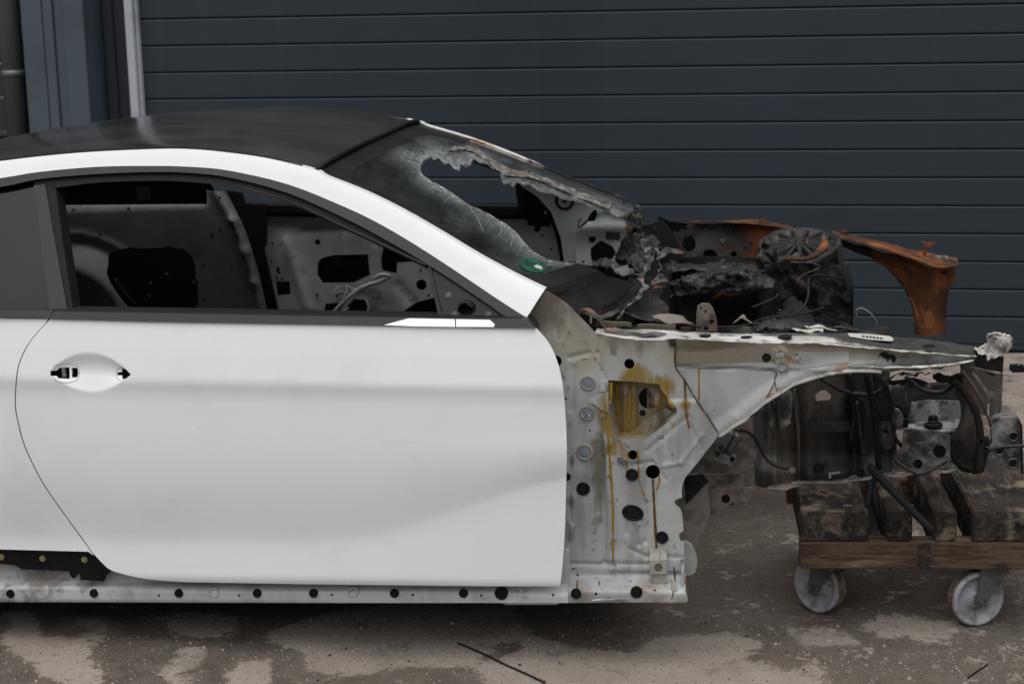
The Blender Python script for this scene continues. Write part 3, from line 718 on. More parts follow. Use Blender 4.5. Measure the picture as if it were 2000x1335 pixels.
quart_poly = [(-560,605),(-300,615),(0,621),(94,622.5)] + [(a - 2.4, b + .8) for a, b in dl[1:42]] + [(172,1076.5),(0,1072),(-560,1068)]
quart = panel('rear_quarter', quart_poly, y_side, 'white_paint', car, sp=.014, th=.004)
panel('quarter_return', [(-540,640),(60,650),(25,720),(25,800),(40,870),(76,945),(118,1008),(160,1066),(-540,1060)], .06, 'inner_grey', quart, sp=.06, th=.01)

# belt mouldings
mo1 = panel('belt_moulding', [(-560,588),(0,605),(103,606.5),(97,621.5),(0,620),(-560,604)], off(y_gh, -.026), 'trim_satin', quart, sp=.02, th=.06)
mo2 = panel('belt_moulding', [(104,608),(400,613),(600,617),(855,621),(1031,623),(1046,640),(937,639.5),(600,633),(300,628),(98,622.5)], off(y_gh, -.026), 'trim_satin', door, sp=.02, th=.06)
panel('window_lip', [(110,604.5),(400,609),(600,613),(855,617),(1020,620),(1020,622),(600,616.2),(400,612.2),(110,607.3)], off(y_gh, -.016), 'rubber', door, sp=.02, th=.05)
panel('bright_insert', [(750,634.5),(798,621.5),(888,623.3),(889,638),(810,637)], off(y_gh, -.0285), 'bright_insert', door, sp=.02, th=.002)
panel('bright_insert', [(890.6,623.4),(956,624.5),(966,633),(964.5,638.3),(891,638)], off(y_gh, -.0285), 'bright_insert', door, sp=.02, th=.002)

# roof rail and windscreen pillar (white), window trim, seals
rail_up = [(-600,452),(-400,392),(-200,345),(0,315),(150,299),(300,291.6),(375,292),(449,299),(524,310),(614,332),(637,345),(712,375),(787,412),(862,455),(937,500),(1012,540),(1064,565)]
rail_lo = [(-600,480),(-400,420),(-200,375),(0,348),(75,336),(187,326),(300,324),(375,326),(449,333.5),(562,360),(675,405),(750,442),(825,487),(900,536),(974,586),(1027,620)]
trim_lo = [(-600,497),(-400,437),(-200,392),(0,365),(75,350),(187,340),(300,336),(375,338),(449,347),(562,377),(675,427),(750,466.5),(825,510),(900,558),(956,596),(992,622)]
seal_lo = [(101,368),(187,357),(300,353),(375,356),(449,365),(562,397),(675,449),(750,484),(834,524)]
def cm(l, n=4): return [(p.x, p.y) for p in catmull([(a, b, 0) for a, b in l], n)]
_ru = [SF(u, v, y_gh) for u, v in cm(rail_up)]; _rl = [SF(u, v, y_gh) for u, v in cm(rail_lo)]
_xs = np.linspace(-2.3, .2, 120)
_zm = .5 * (np.interp(_xs, [p.x for p in _ru], [p.z for p in _ru]) + np.interp(_xs, [p.x for p in _rl], [p.z for p in _rl]))
def y_rail(x, z):
    zm = np.interp(x, _xs, _zm); d = z - zm
    return y_gh(x, zm) + .42 * d + 2.2 * np.clip(d, 0, 1) ** 2 - .014
rail = panel('roof_rail', cm(rail_up) + [(1029,619)] + cm(rail_lo)[::-1][1:], y_rail, 'white_paint', car, sp=.012, th=.03)
trim = panel('window_trim', cm(rail_lo) + cm(trim_lo)[::-1], off(y_gh, -.006), 'trim_satin', car, sp=.014, th=.03)
tl = [q for q in cm(trim_lo) if q[0] > 60]
sl_ = cm(seal_lo)
seal = panel('window_seal', [q for q in tl if q[0] < 860] + [(858,534)] + sl_[::-1] + [(70,372),(66,352)], off(y_gh, .006), 'rubber', car, sp=.016, th=.05)
ptube('seal_bead', [(p[0], p[1] - 4, y_gh(*[np.array([k]) for k in (S(p[0], p[1] - 4, .2).x, S(p[0], p[1] - 4, .2).z)])[0]) for p in sl_[::4]], .2, .005, 'black_plastic', car)
# quarter glass and pillar strip
panel('quarter_glass', [(-560,500),(-400,440),(-200,395),(0,368),(70,364),(98,605),(0,604),(-560,587)], off(y_gh, .014), 'dark_glass', car, sp=.018, th=.004)
panel('pillar_trim', [(66,362),(88,360),(132,605.5),(97,605.5)], off(y_gh, -.002), 'trim_satin', car, sp=.012, th=.02)
panel('pillar_seal', [(89,366),(101,364),(109,372),(143,605.5),(134,605.5)], off(y_gh, .001), 'rubber', car, sp=.012, th=.05)
ptube('pillar_bead', [(92,366),(113,480),(136,604)], .0, .0028, 'trim_satin', car) if False else None

# mirror triangle
tri = panel('mirror_bracket', [(834,514),(846,517),(1001,622),(856,618.5)], off(y_gh, .004), 'black_plastic', car, holes=[circle_px(911,604,15)], sp=.02, th=.012)
panel('bracket_rib', [(836,520),(841,520),(864,618),(857,618)], off(y_gh, -.003), 'black_plastic', tri, sp=.03, th=.008)
panel('bracket_rib', [(842,520),(848,520),(996,619),(990,620)], off(y_gh, -.003), 'black_plastic', tri, sp=.03, th=.008)
panel('bracket_back', [(880,575),(945,615),(870,617)], off(y_gh, .035), 'soot_dark', tri, sp=.04, th=.004)
for u, v in ((876,577),(888,614),(954,615)):
    p = SF(u, v, y_gh); lathe_obj('bolt', STUD, u, v, 6.5, p.y + .002, 'steel_bare', tri)
p = SF(911, 604, y_gh); lathe_obj('collar', RINGPLUG, 911, 604, 19, p.y + .004, 'black_plastic', tri)

# roof
NU = cm(rail_up[:10], 6)
near_roof = [SF(u, v - 1.5, off(y_rail, .012)) for u, v in NU]
def roof_pt(i, s, drop=0.0):
    a = near_roof[i]; b = Vector((a.x, YC2 - a.y, a.z)); p = a.lerp(b, s); k = 4 * s * (1 - s)
    tx = i / (len(near_roof) - 1)
    crown = .024 * (1 - (1 - k) ** 1.6)
    edge = -.004 * math.exp(-min(s, 1 - s) / .012)
    return Vector((p.x + .035 * k * sst(.75, 1, tx), p.y, p.z + crown + edge - drop))
def sst(a, b, x):
    t = min(max((x - a) / (b - a), 0), 1); return t * t * (3 - 2 * t)
def roof_mesh(drop):
    n = 56; V = [roof_pt(i, .5 - .5 * math.cos(math.pi * j / n) if False else j / n, drop) for i in range(len(near_roof)) for j in range(n + 1)]
    Fc = [(i * (n + 1) + j, i * (n + 1) + j + 1, (i + 1) * (n + 1) + j + 1, (i + 1) * (n + 1) + j) for i in range(len(near_roof) - 1) for j in range(n)]
    me = mesh('roof', V, Fc); me.flip_normals(); return me
roof = link('roof', roof_mesh(0), 'roof_lacquer', car, True)
link('headlining', roof_mesh(.035), 'rubber', roof, True)
tube('roof_gasket', [p + Vector((0, -.001, -.001)) for p in near_roof[::4]], .005, 'rubber', roof)
fr_far = [Vector((p.x, YC2 - p.y, p.z)) for p in near_roof]
tube('roof_gasket', [p for p in fr_far[::4]], .005, 'rubber', roof)
hl = [roof_pt(len(near_roof) - 1, j / 24) + Vector((.004, 0, -.001)) for j in range(25)]
tube('header_seal', hl, .0065, 'rubber', roof, smooth=1)
far_rail = mirror(rail, 'roof_rail', 'far_pillar', car); far_rail['label'] = 'scorched roof rail on the far side'
far_trim = mirror(trim, 'window_trim', 'trim_satin', car)
far_moulding = mirror(mo2, 'belt_moulding', 'rubber', car)
# far pillar body: closed section along the far windscreen edge
fp = [SF(u, v, y_rail) for u, v in cm(rail_up[8:], 4)]
def pillar_body(name, side, m):
    V, Fc = [], []; n = len(fp)
    for i, p in enumerate(fp):
        t = i / (n - 1); wd_ = .035 + .015 * t
        sec = [(0, 0, .002), (wd_, 0, -.010), (wd_ + .012, 0, -.045), (wd_ - .02, 0, -.07), (.006, 0, -.05)]
        for a, _, c in sec:
            y = p.y + a; y = y if side < 0 else YC2 - y
            V.append((p.x, y, p.z + c))
    for i in range(n - 1):
        for j in range(5): Fc.append((i * 5 + j, i * 5 + (j + 1) % 5, (i + 1) * 5 + (j + 1) % 5, (i + 1) * 5 + j))
    Fc += [tuple(range(5)), tuple(range((n - 1) * 5, n * 5))]
    bm = bmesh.new(); me = mesh(name, V, Fc); bm.from_mesh(me); return bm_link(name, bm, m, car)
pillar_body('pillar_inner', 1, 'far_pillar')

# ---- windscreen
NW = [SF(u, v + 1.0, off(y_rail, .016)) for u, v in cm(rail_up[9:], 6)] + [S(1090,582,.20), S(1112,597,.215)]
def at_curve(C, t):
    f = min(max(t, 0), 1) * (len(C) - 1); i = min(int(f), len(C) - 2); return C[i].lerp(C[i + 1], f - i)
def wind(s, t):
    a = at_curve(NW, t); b = Vector((a.x, YC2 - a.y, a.z)); p = a.lerp(b, s); k = 4 * s * (1 - s)
    return Vector((p.x + (.035 + .135 * max(t, 0) ** 1.3) * k, p.y, p.z + .024 * k * (1 - t) - .012 * k * t))
_G = [(s / 40, t / 40) for s in range(41) for t in range(-4, 45)]
_GP = np.array([pix(wind(s, t)) for s, t in _G])
def wind_inv(u, v):
    i = int(np.argmin((_GP[:, 0] - u) ** 2 + (_GP[:, 1] - v) ** 2)); s, t = _G[i]
    for _ in range(12):
        p0 = pix(wind_x(s, t)); e = 1e-3
        ps = pix(wind_x(s + e, t)); pt = pix(wind_x(s, t + e))
        a, b, c, d = (ps[0] - p0[0]) / e, (pt[0] - p0[0]) / e, (ps[1] - p0[1]) / e, (pt[1] - p0[1]) / e
        det = a * d - b * c
        if abs(det) < 1e-6: break
        du, dv = u - p0[0], v - p0[1]
        s += max(-.1, min(.1, (d * du - b * dv) / det)); t += max(-.1, min(.1, (a * dv - c * du) / det))
        s = max(-.05, min(1.05, s)); t = max(-.05, min(1.15, t))
    return s, t
def wind_x(s, t):
    if 0 <= t <= 1: return wind(s, t)
    if t < 0: return wind(s, 0) + (wind(s, 0) - wind(s, .02)) * (-t / .02)
    return wind(s, 1) + (wind(s, 1) - wind(s, .98)) * ((t - 1) / .02)
hole_near = [(1124,513),(1098,511),(1072,506),(1055,499),(1042,491),(1023,472),(1012,458),(1005,450),(986,435),(972,428),(960,420),(937,408),(924,403),(911,397),(885,378),(862,363),(843,354),(825,341),(821,330),(821,322),(826,313),(840,304)]
hole_far = [(846,310),(855,306),(866,318),(877,316),(884,326),(896,331),(900,318),(909,325),(918,320),(924,308),(936,316),(948,317),(962,329),(975,332),(978,346),(982,358),(992,355),(1001,364),(1008,354),(1020,360),(1031,358),(1050,372),(1079,376),(1100,388),(1124,390),(1150,402),(1173,405),(1205,422),(1237,431),(1250,440)]
bot = [(1062,567),(1090,583),(1112,597),(1137,605),(1165,602),(1204,585),(1232,560),(1239,553),(1228,549),(1205,543),(1184,539),(1162,525),(1142,518)]
near_e = [pix(wind(.004, t / 30)) for t in range(29)]
far_e = [pix(wind(.996, t / 30)) for t in range(30, -1, -1)]
head_e = [pix(wind(s / 14, 0.0)) for s in range(13, 0, -1)]
loop = near_e + bot[1:] + hole_near + hole_far + far_e + head_e
st = [wind_inv(u, v) for u, v in loop]
stm = [(s * 1.2, t * .75) for s, t in st]
v2, T = cdt(stm, [], .0075)
gp = [wind_x(a / 1.2, b / .75) for a, b in v2]
wscreen = solidify2('windscreen', [tuple(p) for p in gp], T, (.0012, 0, -.0045), 'glass', car)
clear = cm([(684,350),(700,325),(740,303),(790,278),(850,262),(905,285),(1010,335),(1200,400),(1290,430),(1290,470),(1150,505),(1124,514),(1098,523),(1072,532),(1042,537),(1004,529),(974,508),(930,482),(880,452),(820,420),(760,390)], 4)
n_ = len(wscreen.data.vertices); fr = np.zeros(n_, np.float32); ck = np.zeros(n_, np.float32)
pp = np.array([pix(v.co) for v in wscreen.data.vertices])
dist_c = near_dist(pp, densify(clear, 4.0)); ins = inside(pp, clear)
fr[:] = np.clip(.5 + np.where(ins, -dist_c, dist_c) / 6.0, 0, 1)
dn = near_dist(pp, [q for i in range(len(hole_near) - 1) for q in [tuple(np.array(hole_near[i]) + (np.array(hole_near[i + 1]) - np.array(hole_near[i])) * k / 6) for k in range(6)]])
dfa = near_dist(pp, [q for i in range(len(hole_far) - 1) for q in [tuple(np.array(hole_far[i]) + (np.array(hole_far[i + 1]) - np.array(hole_far[i])) * k / 4) for k in range(4)]])
ck = (1.2 * np.exp(-dn / 5.5) + .30 * np.exp(-dn / 26.0)) + 1.2 * np.exp(-dfa / 16.0)
ck += .35 * np.exp(-((pp[:, 0] - 800) ** 2 / 900 + (pp[:, 1] - 300) ** 2 / 160))
fr[(dfa < 34) & (pp[:, 0] > 800) & (dn > 30)] = 0
fr[(pp[:, 1] < 440) & (dfa < 46) & (pp[:, 0] > 960)] = 0
for nm, arr in (('frit', fr), ('crack', np.clip(ck, 0, 1.4).astype(np.float32))):
    at = wscreen.data.attributes.new(nm, 'FLOAT', 'POINT'); at.data.foreach_set('value', arr)
# long cracks running from the broken edge
def on_glass(u, v, lift=.002):
    s, t = wind_inv(u, v); return wind_x(s, t) + Vector((.3, -.5, .8)).normalized() * lift
for pts in ([(862,363),(838,368)], [(911,397),(932,424),(944,452)], [(986,435),(974,462)], [(1005,450),(998,480)], [(821,324),(796,314)], [(885,378),(866,396)]):
    tube('crack', [on_glass(u, v, .0004) for u, v in pts], .0005, 'glass_frost', wscreen, n=4, smooth=0)
# inspection sticker low on the glass
def on_glass(u, v, lift=.002):
    s, t = wind_inv(u, v); return wind_x(s, t) + Vector((.3, -.5, .8)).normalized() * lift
def glass_patch(name, poly, m, lift, sp=4.0):
    v2, T = cdt(poly, [], sp); P = [tuple(on_glass(a, b, lift)) for a, b in v2]
    return solidify2(name, P, T, (.0003, .0, -.0006), m, wscreen)
stk = glass_patch('green_sticker', circle_px(1040,518,26,13.5, 22, .28), 'sticker_green', .0016)
for poly in ([(1024,509),(1027,508),(1041,516),(1040,518.5)], [(1024,509),(1026.5,508.6),(1031,519.5),(1028.5,519.8)], [(1027,518),(1044,514.2),(1045,516),(1028,520)]):
    glass_patch('digit_stroke', poly, 'ink', .0024)
glass_patch('scraped_patch', [(1042,520),(1050,518),(1059,523),(1058,527),(1051,525),(1046,524)], 'sticker_white', .0024)

# ---- sill
def y_sill(x, z):
    h = z - zsill(x)
    return .040 + .030 * sstep(.036, .050, h) - .003 * np.exp(-((h - .043) / .003) ** 2) + .010 * sstep(.012, -.01, h)
sill = panel('sill', [(-560,1075),(1110,1075),(1110,1176.5),(-560,1174.5)], y_sill, 'sill_paint', car, sp=.010, th=.05)
for u, v, r in ((20,1159,9.5),(183,1158,9.5),(349,1158,9.5),(502,1158,9.5),(612,1158,9.5),(770,1158,9.5),(905,1158,9.5),(979,1158,14),(1039,1149,10.5)):
    p = SF(u, v, y_sill); lathe_obj('plug', PLUG, u, v, r, p.y - .002, 'rubber', sill)
for u, v in ((310,1162),(467,1162),(648,1161),(806,1161),(940,1162),(1080,1161)):
    p = SF(u, v, y_sill); lathe_obj('screw_hole', FLATPLUG, u, v, 2.6, p.y - .0006, 'soot_dark', sill)
for u in (418, 690, 1010): p = SF(u, 1156, y_sill); lathe_obj('spot_ring', RINGPLUG, u, 1156, 12, p.y + .0012, 'sill_paint', sill)
panel('jack_pad', [(975,1174),(1098,1174),(1088,1180),(988,1180)], .06, 'sill_paint', sill, sp=.03, th=.08)
brk = panel('sill_bracket', [(-300,1068),(0,1071),(182,1075),(197,1094),(215,1110),(210,1121),(202,1122),(202,1134),(157,1132),(156,1121),(150,1121),(144,1130),(137,1124),(135,1115),(44,1111),(28,1103),(0,1100),(-300,1098)], .036, 'black_plastic', car, sp=.02, th=.02)
for u, v in ((3,1087),(83,1090),(165,1092)):
    lathe_obj('screw', STUD, u, v, 7, .036, 'screw_brass', brk)
    panel('bracket_rib', [(u - 15, v + 9), (u + 15, v + 9), (u + 15, v + 11.5), (u - 15, v + 11.5)], .0335, 'black_plastic', brk, sp=.03, th=.003)
for u in (30, 122): panel('bracket_clip', [(u - 10, 1077), (u + 12, 1077), (u + 12, 1088), (u - 10, 1088)], .0325, 'black_plastic', brk, sp=.03, th=.004)
panel('bracket_clip', [(160,1119),(198,1119),(198,1131),(160,1131)], .032, 'black_plastic', brk, sp=.03, th=.005)

# ---- hinge pillar (door post, bared where the wing has been taken off)
def pz(u, v, y=.09): p = S(u, v, y); return (p.x, p.z)
_grooves = [((1180,895),(1180,1098),.003,.004),((1180,1098),(1270,1101),.003,.004),((1181,895),(1206,862),.003,.003),((1180,740),(1168,690),.004,.004),((1168,690),(1172,655),.004,.004),
            ((1170,855),(1168,1000),.010,.008),((1250,905),(1230,912),.005,.003),((1230,905),(1275,901),.005,.003),((1275,901),(1300,935),.005,.003),
            ((1225,945),(1225,1040),.006,.0035),((1238,1025),(1248,1062),.004,.003),((1248,1062),(1260,1056),.004,.003),((1260,1056),(1262,1025),.004,.003),
            ((1230,1070),(1262,1085),.005,.003),((1262,1085),(1335,1087),.005,.003),((1335,945),(1340,910),.005,.002),((1296,908),(1330,902),.004,-.003),((1330,902),(1372,848),.004,-.003),
            ((1340,815),(1372,875),.003,.002),((1345,812),(1262,880),.003,.003),((1105,1100),(1198,1103),.004,.005),((1198,1103),(1198,1125),.004,.005),((1105,1127),(1198,1125),.004,.006),
            ((1113,880),(1113,1010),.005,.003),((1150,690),(1112,700),.006,.004),((1120,720),(1116,800),.008,.004)]
GR = [(pz(*a), pz(*b), max(w_, .005), d) for a, b, w_, d in _grooves]
def y_hinge(x, z):
    h = z - zsill(x)
    y = .092 - .050 * sstep(.075, .040, h)
    y = y + .02 * sstep(.52, .72, z) * sstep(.30, .12, x)
    for a, b, w_, d in GR: y = y + d * np.exp(-(seg_d(x, z, a, b) / w_) ** 2)
    r = np.hypot(x - pz(1139,954)[0], (z - pz(1139,954)[1])); y = y + .003 * np.exp(-(r / .03) ** 4)
    xs_ = pz(1181, 950)[0]
    y = y - .006 * sstep(xs_ - .002, xs_ + .004, x) * sstep(.075, .085, h) * sstep(.50, .49, z)
    y = y + .004 * np.sin(x * 22 + z * 9) * sstep(.1, .3, h) * .5
    return y
rag_r = [(1404,849),(1393,864),(1380,880),(1367,897),(1350,918),(1339,931),(1333,945),(1331,958),(1332,971),(1322,974),(1317,979),(1321,987),(1328,992),(1332,1001),(1334,1020),(1335,1036),(1328,1040),(1326,1045),(1328,1054),(1336,1060),(1337,1100),(1338,1153),(1343,1166),(1342,1175)]
pent = [(1188,742),(1240,745),(1287,750),(1305,774),(1322,798),(1322,808),(1292,834),(1259,858),(1206,858),(1198,838),(1190,800)]
hp_poly = [(1064,566),(1086,578),(1107,593),(1127,613),(1150,636),(1163,651),(1240,664),(1317,665),(1318,716),(1345,757)] + rag_r + [(1111,1176.5),(1111,1080),(1050,1080),(1050,650),(1031,621)]
holes = [pent, circle_px(1229,710,10), circle_px(1236,888,9.5), circle_px(1275,921,14), circle_px(1086,705,11), circle_px(1128,1122,2.5)]
hinge = panel('hinge_pillar', hp_poly, y_hinge, 'bare_shell', car, holes=holes, sp=.0055, th=.003)
panel('pillar_cavity', [(1045,660),(1170,690),(1300,720),(1330,780),(1330,900),(1310,1060),(1100,1060),(1060,800)], .165, 'soot_dark', hinge, sp=.05, th=.01)
# walls of the five-sided opening and the plate behind it with its round hole
def wall_of(name, loop, yf, depth, m, parent):
    P = [SF(u, v, yf) for u, v in loop]; n = len(P)
    c = sum((p for p in P), Vector()) / n
    V = [p for p in P] + [p.lerp(c, .10) + Vector((0, depth, 0)) for p in P]
    return link(name, mesh(name, V, [(i, (i + 1) % n, n + (i + 1) % n, n + i) for i in range(n)]), m, parent)
wall_of('opening_wall', pent, y_hinge, .05, 'wax_stained', hinge)
panel('opening_back', [(1180,735),(1335,735),(1335,865),(1180,865)], .142, 'wax_stained', hinge, holes=[circle_px(1268,777,21)], sp=.02, th=.003)
panel('opening_rib', [(1199,742),(1206,742),(1206,846),(1199,846)], .132, 'wax_stained', hinge, sp=.03, th=.01)
panel('opening_rib', [(1218,744),(1243,746),(1243,838),(1218,850)], .134, 'wax_stained', hinge, sp=.03, th=.008)
panel('opening_step', [(1240,838),(1256,822),(1300,796),(1314,804),(1262,850),(1215,852)], .120, 'wax_stained', hinge, sp=.02, th=.02)
lathe_obj('bolt', STUD, 1255, 806, 6, .139, 'rubber', hinge)
panel('daylight_plate', [(1268,748),(1300,748),(1300,806),(1268,806)], .149, 'scuttle_white', hinge, sp=.03, th=.003)  # white sheet added to stand for daylight seen through the round hole
panel('daylight_plate', [(1264,750),(1267,750),(1267,804),(1264,804)], .147, 'dirty_beige', hinge, sp=.03, th=.003)  # beige edge strip of the daylight stand-in
for u, v, r in ((1234.5,927,13),(1139,954,14),(1293,1049,13),(1125,1159,11),(1243,1156,12.5),(1107,931,8)):
    p = SF(u, v, y_hinge); lathe_obj('plug', PLUG, u, v, r, p.y - .0015, 'rubber', hinge)
p = SF(1236, 1001, y_hinge); lathe_obj('oval_plug', PLUG, 1236, 1001, 22.5, p.y, 'rubber', hinge, rv=17, rot=.22)
for u, v, r, ring in ((1148.6,747,15,17),(1147,806,15,17),(1142,882,13.5,19)):
    p = SF(u, v, y_hinge); lathe_obj('disc_plug', FLATPLUG, u, v, r, p.y - .0012, 'plug_grey', hinge)
    lathe_obj('sealant_ring', RINGPLUG, u, v, ring, p.y + .0015, 'sealant', hinge)
for u, v, r in ((1112,650,2),(1214,895,2.5),(1164,1159,3),(1092,1163,3),(1279,1153,3),(1120,1110,2.4),(1152,840,2.2),(1105,778,2.2)):
    p = SF(u, v, y_hinge); lathe_obj('screw_hole', FLATPLUG, u, v, r, p.y, 'soot_dark', hinge)
# tabs and brackets on the pillar
tb = panel('hinge_tab', [(1149,779),(1160,773),(1173,769),(1188,766),(1189,805),(1176,801),(1162,790),(1150,786)], lambda x, z: .078 - .10 * np.clip(x - pz(1172,780)[0], 0, 1), 'bare_shell', hinge, sp=.008, th=.003)
panel('slot_cover', [(1172,745),(1183,745),(1183,765),(1172,765)], .083, 'bare_shell', hinge, sp=.02, th=.004)
panel('slot_cover', [(1174,803),(1185,803),(1185,815),(1174,815)], .083, 'bare_shell', hinge, sp=.02, th=.004)
wb = panel('wing_bracket', [(1269,1094),(1302,1092),(1303,1120),(1270,1121)], .060, 'bare_shell', hinge, holes=[circle_px(1286,1108,8.5)], sp=.02, th=.003)
panel('bracket_leg', [(1271,1119),(1302,1119),(1303,1134),(1298,1144),(1277,1143),(1270,1134)], .066, 'bare_shell', hinge, sp=.02, th=.006)
panel('bracket_leg', [(1269,1072),(1302,1070),(1302,1094),(1270,1095)], lambda x, z: .082 - .6 * np.clip(pz(1286,1078)[1] - z, 0, .03), 'bare_shell', hinge, sp=.01, th=.003)
prag('torn_lip', [(1306,1128,.052),(1310,1150,.05),(1318,1172,.05)], [(1316,1126,.05),(1322,1150,.045),(1326,1173,.048)], 'bare_shell', hinge, n=16, k=3, amp=.002, edge=.003, seed=5)
prag('torn_flange', [(1330,1090,.075),(1332,1130,.06),(1336,1174,.05)], [(1337,1090,.08),(1339,1130,.075),(1344,1174,.08)], 'ash_white', hinge, n=24, k=3, amp=.003, edge=.003, seed=6)
prag('torn_flange', [(1156,1170,.036),(1180,1168,.036),(1222,1166,.036)], [(1156,1175,.036),(1180,1175,.034),(1222,1174,.036)], 'ash_white', hinge, n=24, k=2, amp=.003, edge=.002, seed=7)
prag('clip_stub', [(1113,1018,.078),(1122,1022,.07),(1121,1040,.078)], [(1108,1022,.078),(1112,1030,.07),(1112,1042,.078)], 'bare_shell', hinge, n=10, k=3, amp=.002, edge=.001, seed=8)
ptube('wire_hook', [(1084,645,.085),(1086,664,.075),(1092,667,.07),(1101,664,.075),(1102,652,.08)], .08, .0012, 'steel_bare', hinge, n=6)
ptube('wire_hook', [(1136,806,.085),(1140,816,.075),(1150,813,.07),(1153,806,.08)], .08, .0016, 'steel_bare', hinge, n=6)
panel('clip', [(1206,893),(1224,900),(1221,909),(1205,902)], .080, 'galvanised', hinge, sp=.02, th=.006)
# wax drips and dark seams, thin beads on the sheet
def drip(name, px, wpx, m, parent, yf=y_hinge):
    P = catmull([SF(u, v, yf) for u, v in px], 8); V, Fc = [], []; n = len(P); w_ = pxm(wpx) / 2
    for i, p in enumerate(P):
        t = i / (n - 1); ww = w_ * (.75 + .5 * noise.noise(Vector((p.z * 40, p.x * 30, 1)))) * (1 if t < .93 else 1.15) * (min(1, (1 - t) * 14 + .35))
        for dx, dy in ((-1, -.0006), (-.5, -.0019), (.5, -.0019), (1, -.0006)):
            x = p.x + dx * ww; V.append((x, float(yf(np.array([x]), np.array([p.z]))[0]) + dy, p.z))
    for i in range(n - 1):
        for j in range(3): Fc.append((i * 4 + j, i * 4 + j + 1, i * 4 + j + 5, i * 4 + j + 4))
    return link(name, mesh(name, V, Fc), m, parent, True)
drip('wax_drip', [(1186,782),(1187,840),(1192,910),(1196.6,982),(1197,1040),(1198,1097)], 6, 'wax', hinge)
drip('wax_drip', [(1337,740),(1339,780),(1342,815),(1346,836)], 5.5, 'wax_brown', hinge)
drip('wax_drip', [(1246,878),(1247,910),(1249,940),(1254,955),(1259,968)], 4, 'wax', hinge)
drip('wax_drip', [(1226,880),(1225,900),(1223,932)], 4, 'wax', hinge)
drip('wax_drip', [(1275,934),(1277,970),(1279,1011),(1281,1045),(1283,1088)], 6, 'wax_brown', hinge)
drip('wax_drip', [(1288,925),(1287,942),(1282,956)], 3.5, 'wax', hinge)
drip('wax_drip', [(1316,1106),(1318,1130),(1316,1150),(1312,1170)], 4.5, 'wax_brown', hinge)
drip('wax_drip', [(1128,1130),(1128,1150)], 4, 'wax_brown', hinge)
drip('wax_drip', [(1172,1130),(1171,1142)], 4, 'wax_brown', hinge)
drip('wax_drip', [(1194,746),(1193,770),(1190,790)], 8, 'wax', hinge)
drip('wax_drip', [(1229,720),(1229,733)], 4, 'wax', hinge)
drip('wax_drip', [(1205,748),(1206,800),(1204,850)], 5, 'wax', hinge, const(.129))
drip('wax_drip', [(1230,748),(1229,800),(1226,840)], 8, 'wax', hinge, const(.131))
drip('wax_drip', [(1290,756),(1304,776),(1315,796)], 7, 'wax', hinge)
drip('wax_drip', [(1302,746),(1304,765),(1303,776)], 7, 'wax', hinge)
drip('seam_bead', [(1319,668),(1319,714),(1337,742),(1362,785),(1384,815),(1404,847)], 4, 'seam_dark', hinge)
drip('seam_bead', [(1372,800),(1386,820),(1398,838)], 3, 'wax', hinge)

# ---- apron: upper rail, plate above the wheel arch, flange
arch = [(1721,723),(1690,721),(1643,725),(1597,733),(1554,748),(1519,767),(1485,792),(1466,807),(1458,817),(1436,829),(1405,850)]
def y_apron(x, z):
    y = .098 + 0 * x
    a = np.array([pz(u, v) for u, v in arch]); d = np.full(np.shape(x), 9.0)
    for i in range(len(a) - 1): d = np.minimum(d, seg_d(x, z, tuple(a[i]), tuple(a[i + 1])))
    y = y - .010 * sstep(.040, .010, d)
    for c, r, e in ((pz(1524,695), .022, -.006), (pz(1527,714), .018, -.005)):
        y = y + e * sstep(r, r * .8, np.hypot(x - c[0], z - c[1]))
    g0, g1 = pz(1320,717), pz(1508,723)
    y = y + .004 * np.exp(-(seg_d(x, z, g0, g1) / .003) ** 2)
    y = y + .004 * np.exp(-(seg_d(x, z, pz(1509,723), pz(1516,765)) / .004) ** 2)
    y = y - .005 * sstep(-.002, .004, x - pz(1320,690)[0]) * sstep(0, .004, z - (g0[1] + (g1[1] - g0[1]) * (x - g0[0]) / (g1[0] - g0[0])))
    y = y + .05 * sstep(.62, 1.12, x) ** 2
    return y
ap_poly = [(1319,662),(1400,667),(1500,671),(1600,671),(1659,675),(1705,680),(1752,684),(1800,689),(1845,694),(1907,697),(1904,704),(1880,708),(1868,714),(1845,716),(1838,722),(1815,719),(1790,724),(1760,722),(1740,726)] + arch + [(1346,757),(1319,716)]
apron = panel('front_apron', ap_poly, y_apron, 'apron_paint', car, sp=.007, th=.003, ragged=.0012, seed=3)
panel('apron_patch', [(1558,688),(1658,687),(1660,707),(1620,712),(1562,719)], lambda x, z: y_apron(x, z) - .0015, 'plate_grey', apron, sp=.012, th=.0015)
for u, v, r, me_, mm in ((1497,698,9,PLUG,'rubber'),(1556,699,8,STUD,'apron_paint'),(1524,693,9,STUD,'apron_paint'),(1527,714,11,RINGPLUG,'apron_paint'),(1727,697,11,PLUG,'soot_dark'),(1741,700,9,PLUG,'soot_dark')):
    p = SF(u, v, y_apron); lathe_obj('plug' if me_ is PLUG else 'stud', me_, u, v, r, p.y, mm, apron)
drip('wax_drip', [(1365,720),(1365,750),(1365,781)], 4.5, 'wax', apron, y_apron)
drip('wax_drip', [(1513,745),(1506,760),(1498,775)], 4, 'wax_brown', apron, y_apron)
drip('seam_bead', [(1321,717),(1420,720),(1509,723),(1513,742),(1517,764)], 3, 'seam_dark', apron, y_apron)
# arch flange turned outwards, torn edge
fa = [SF(u, v - 3, y_apron) for u, v in arch]
fb = [SF(u, v + 2, y_apron) + Vector((0, -.014, -.002)) for u, v in arch]
rag('arch_flange', fa, fb, 'ash_white', apron, n=70, k=3, amp=.0022, edge=.003, seed=11)
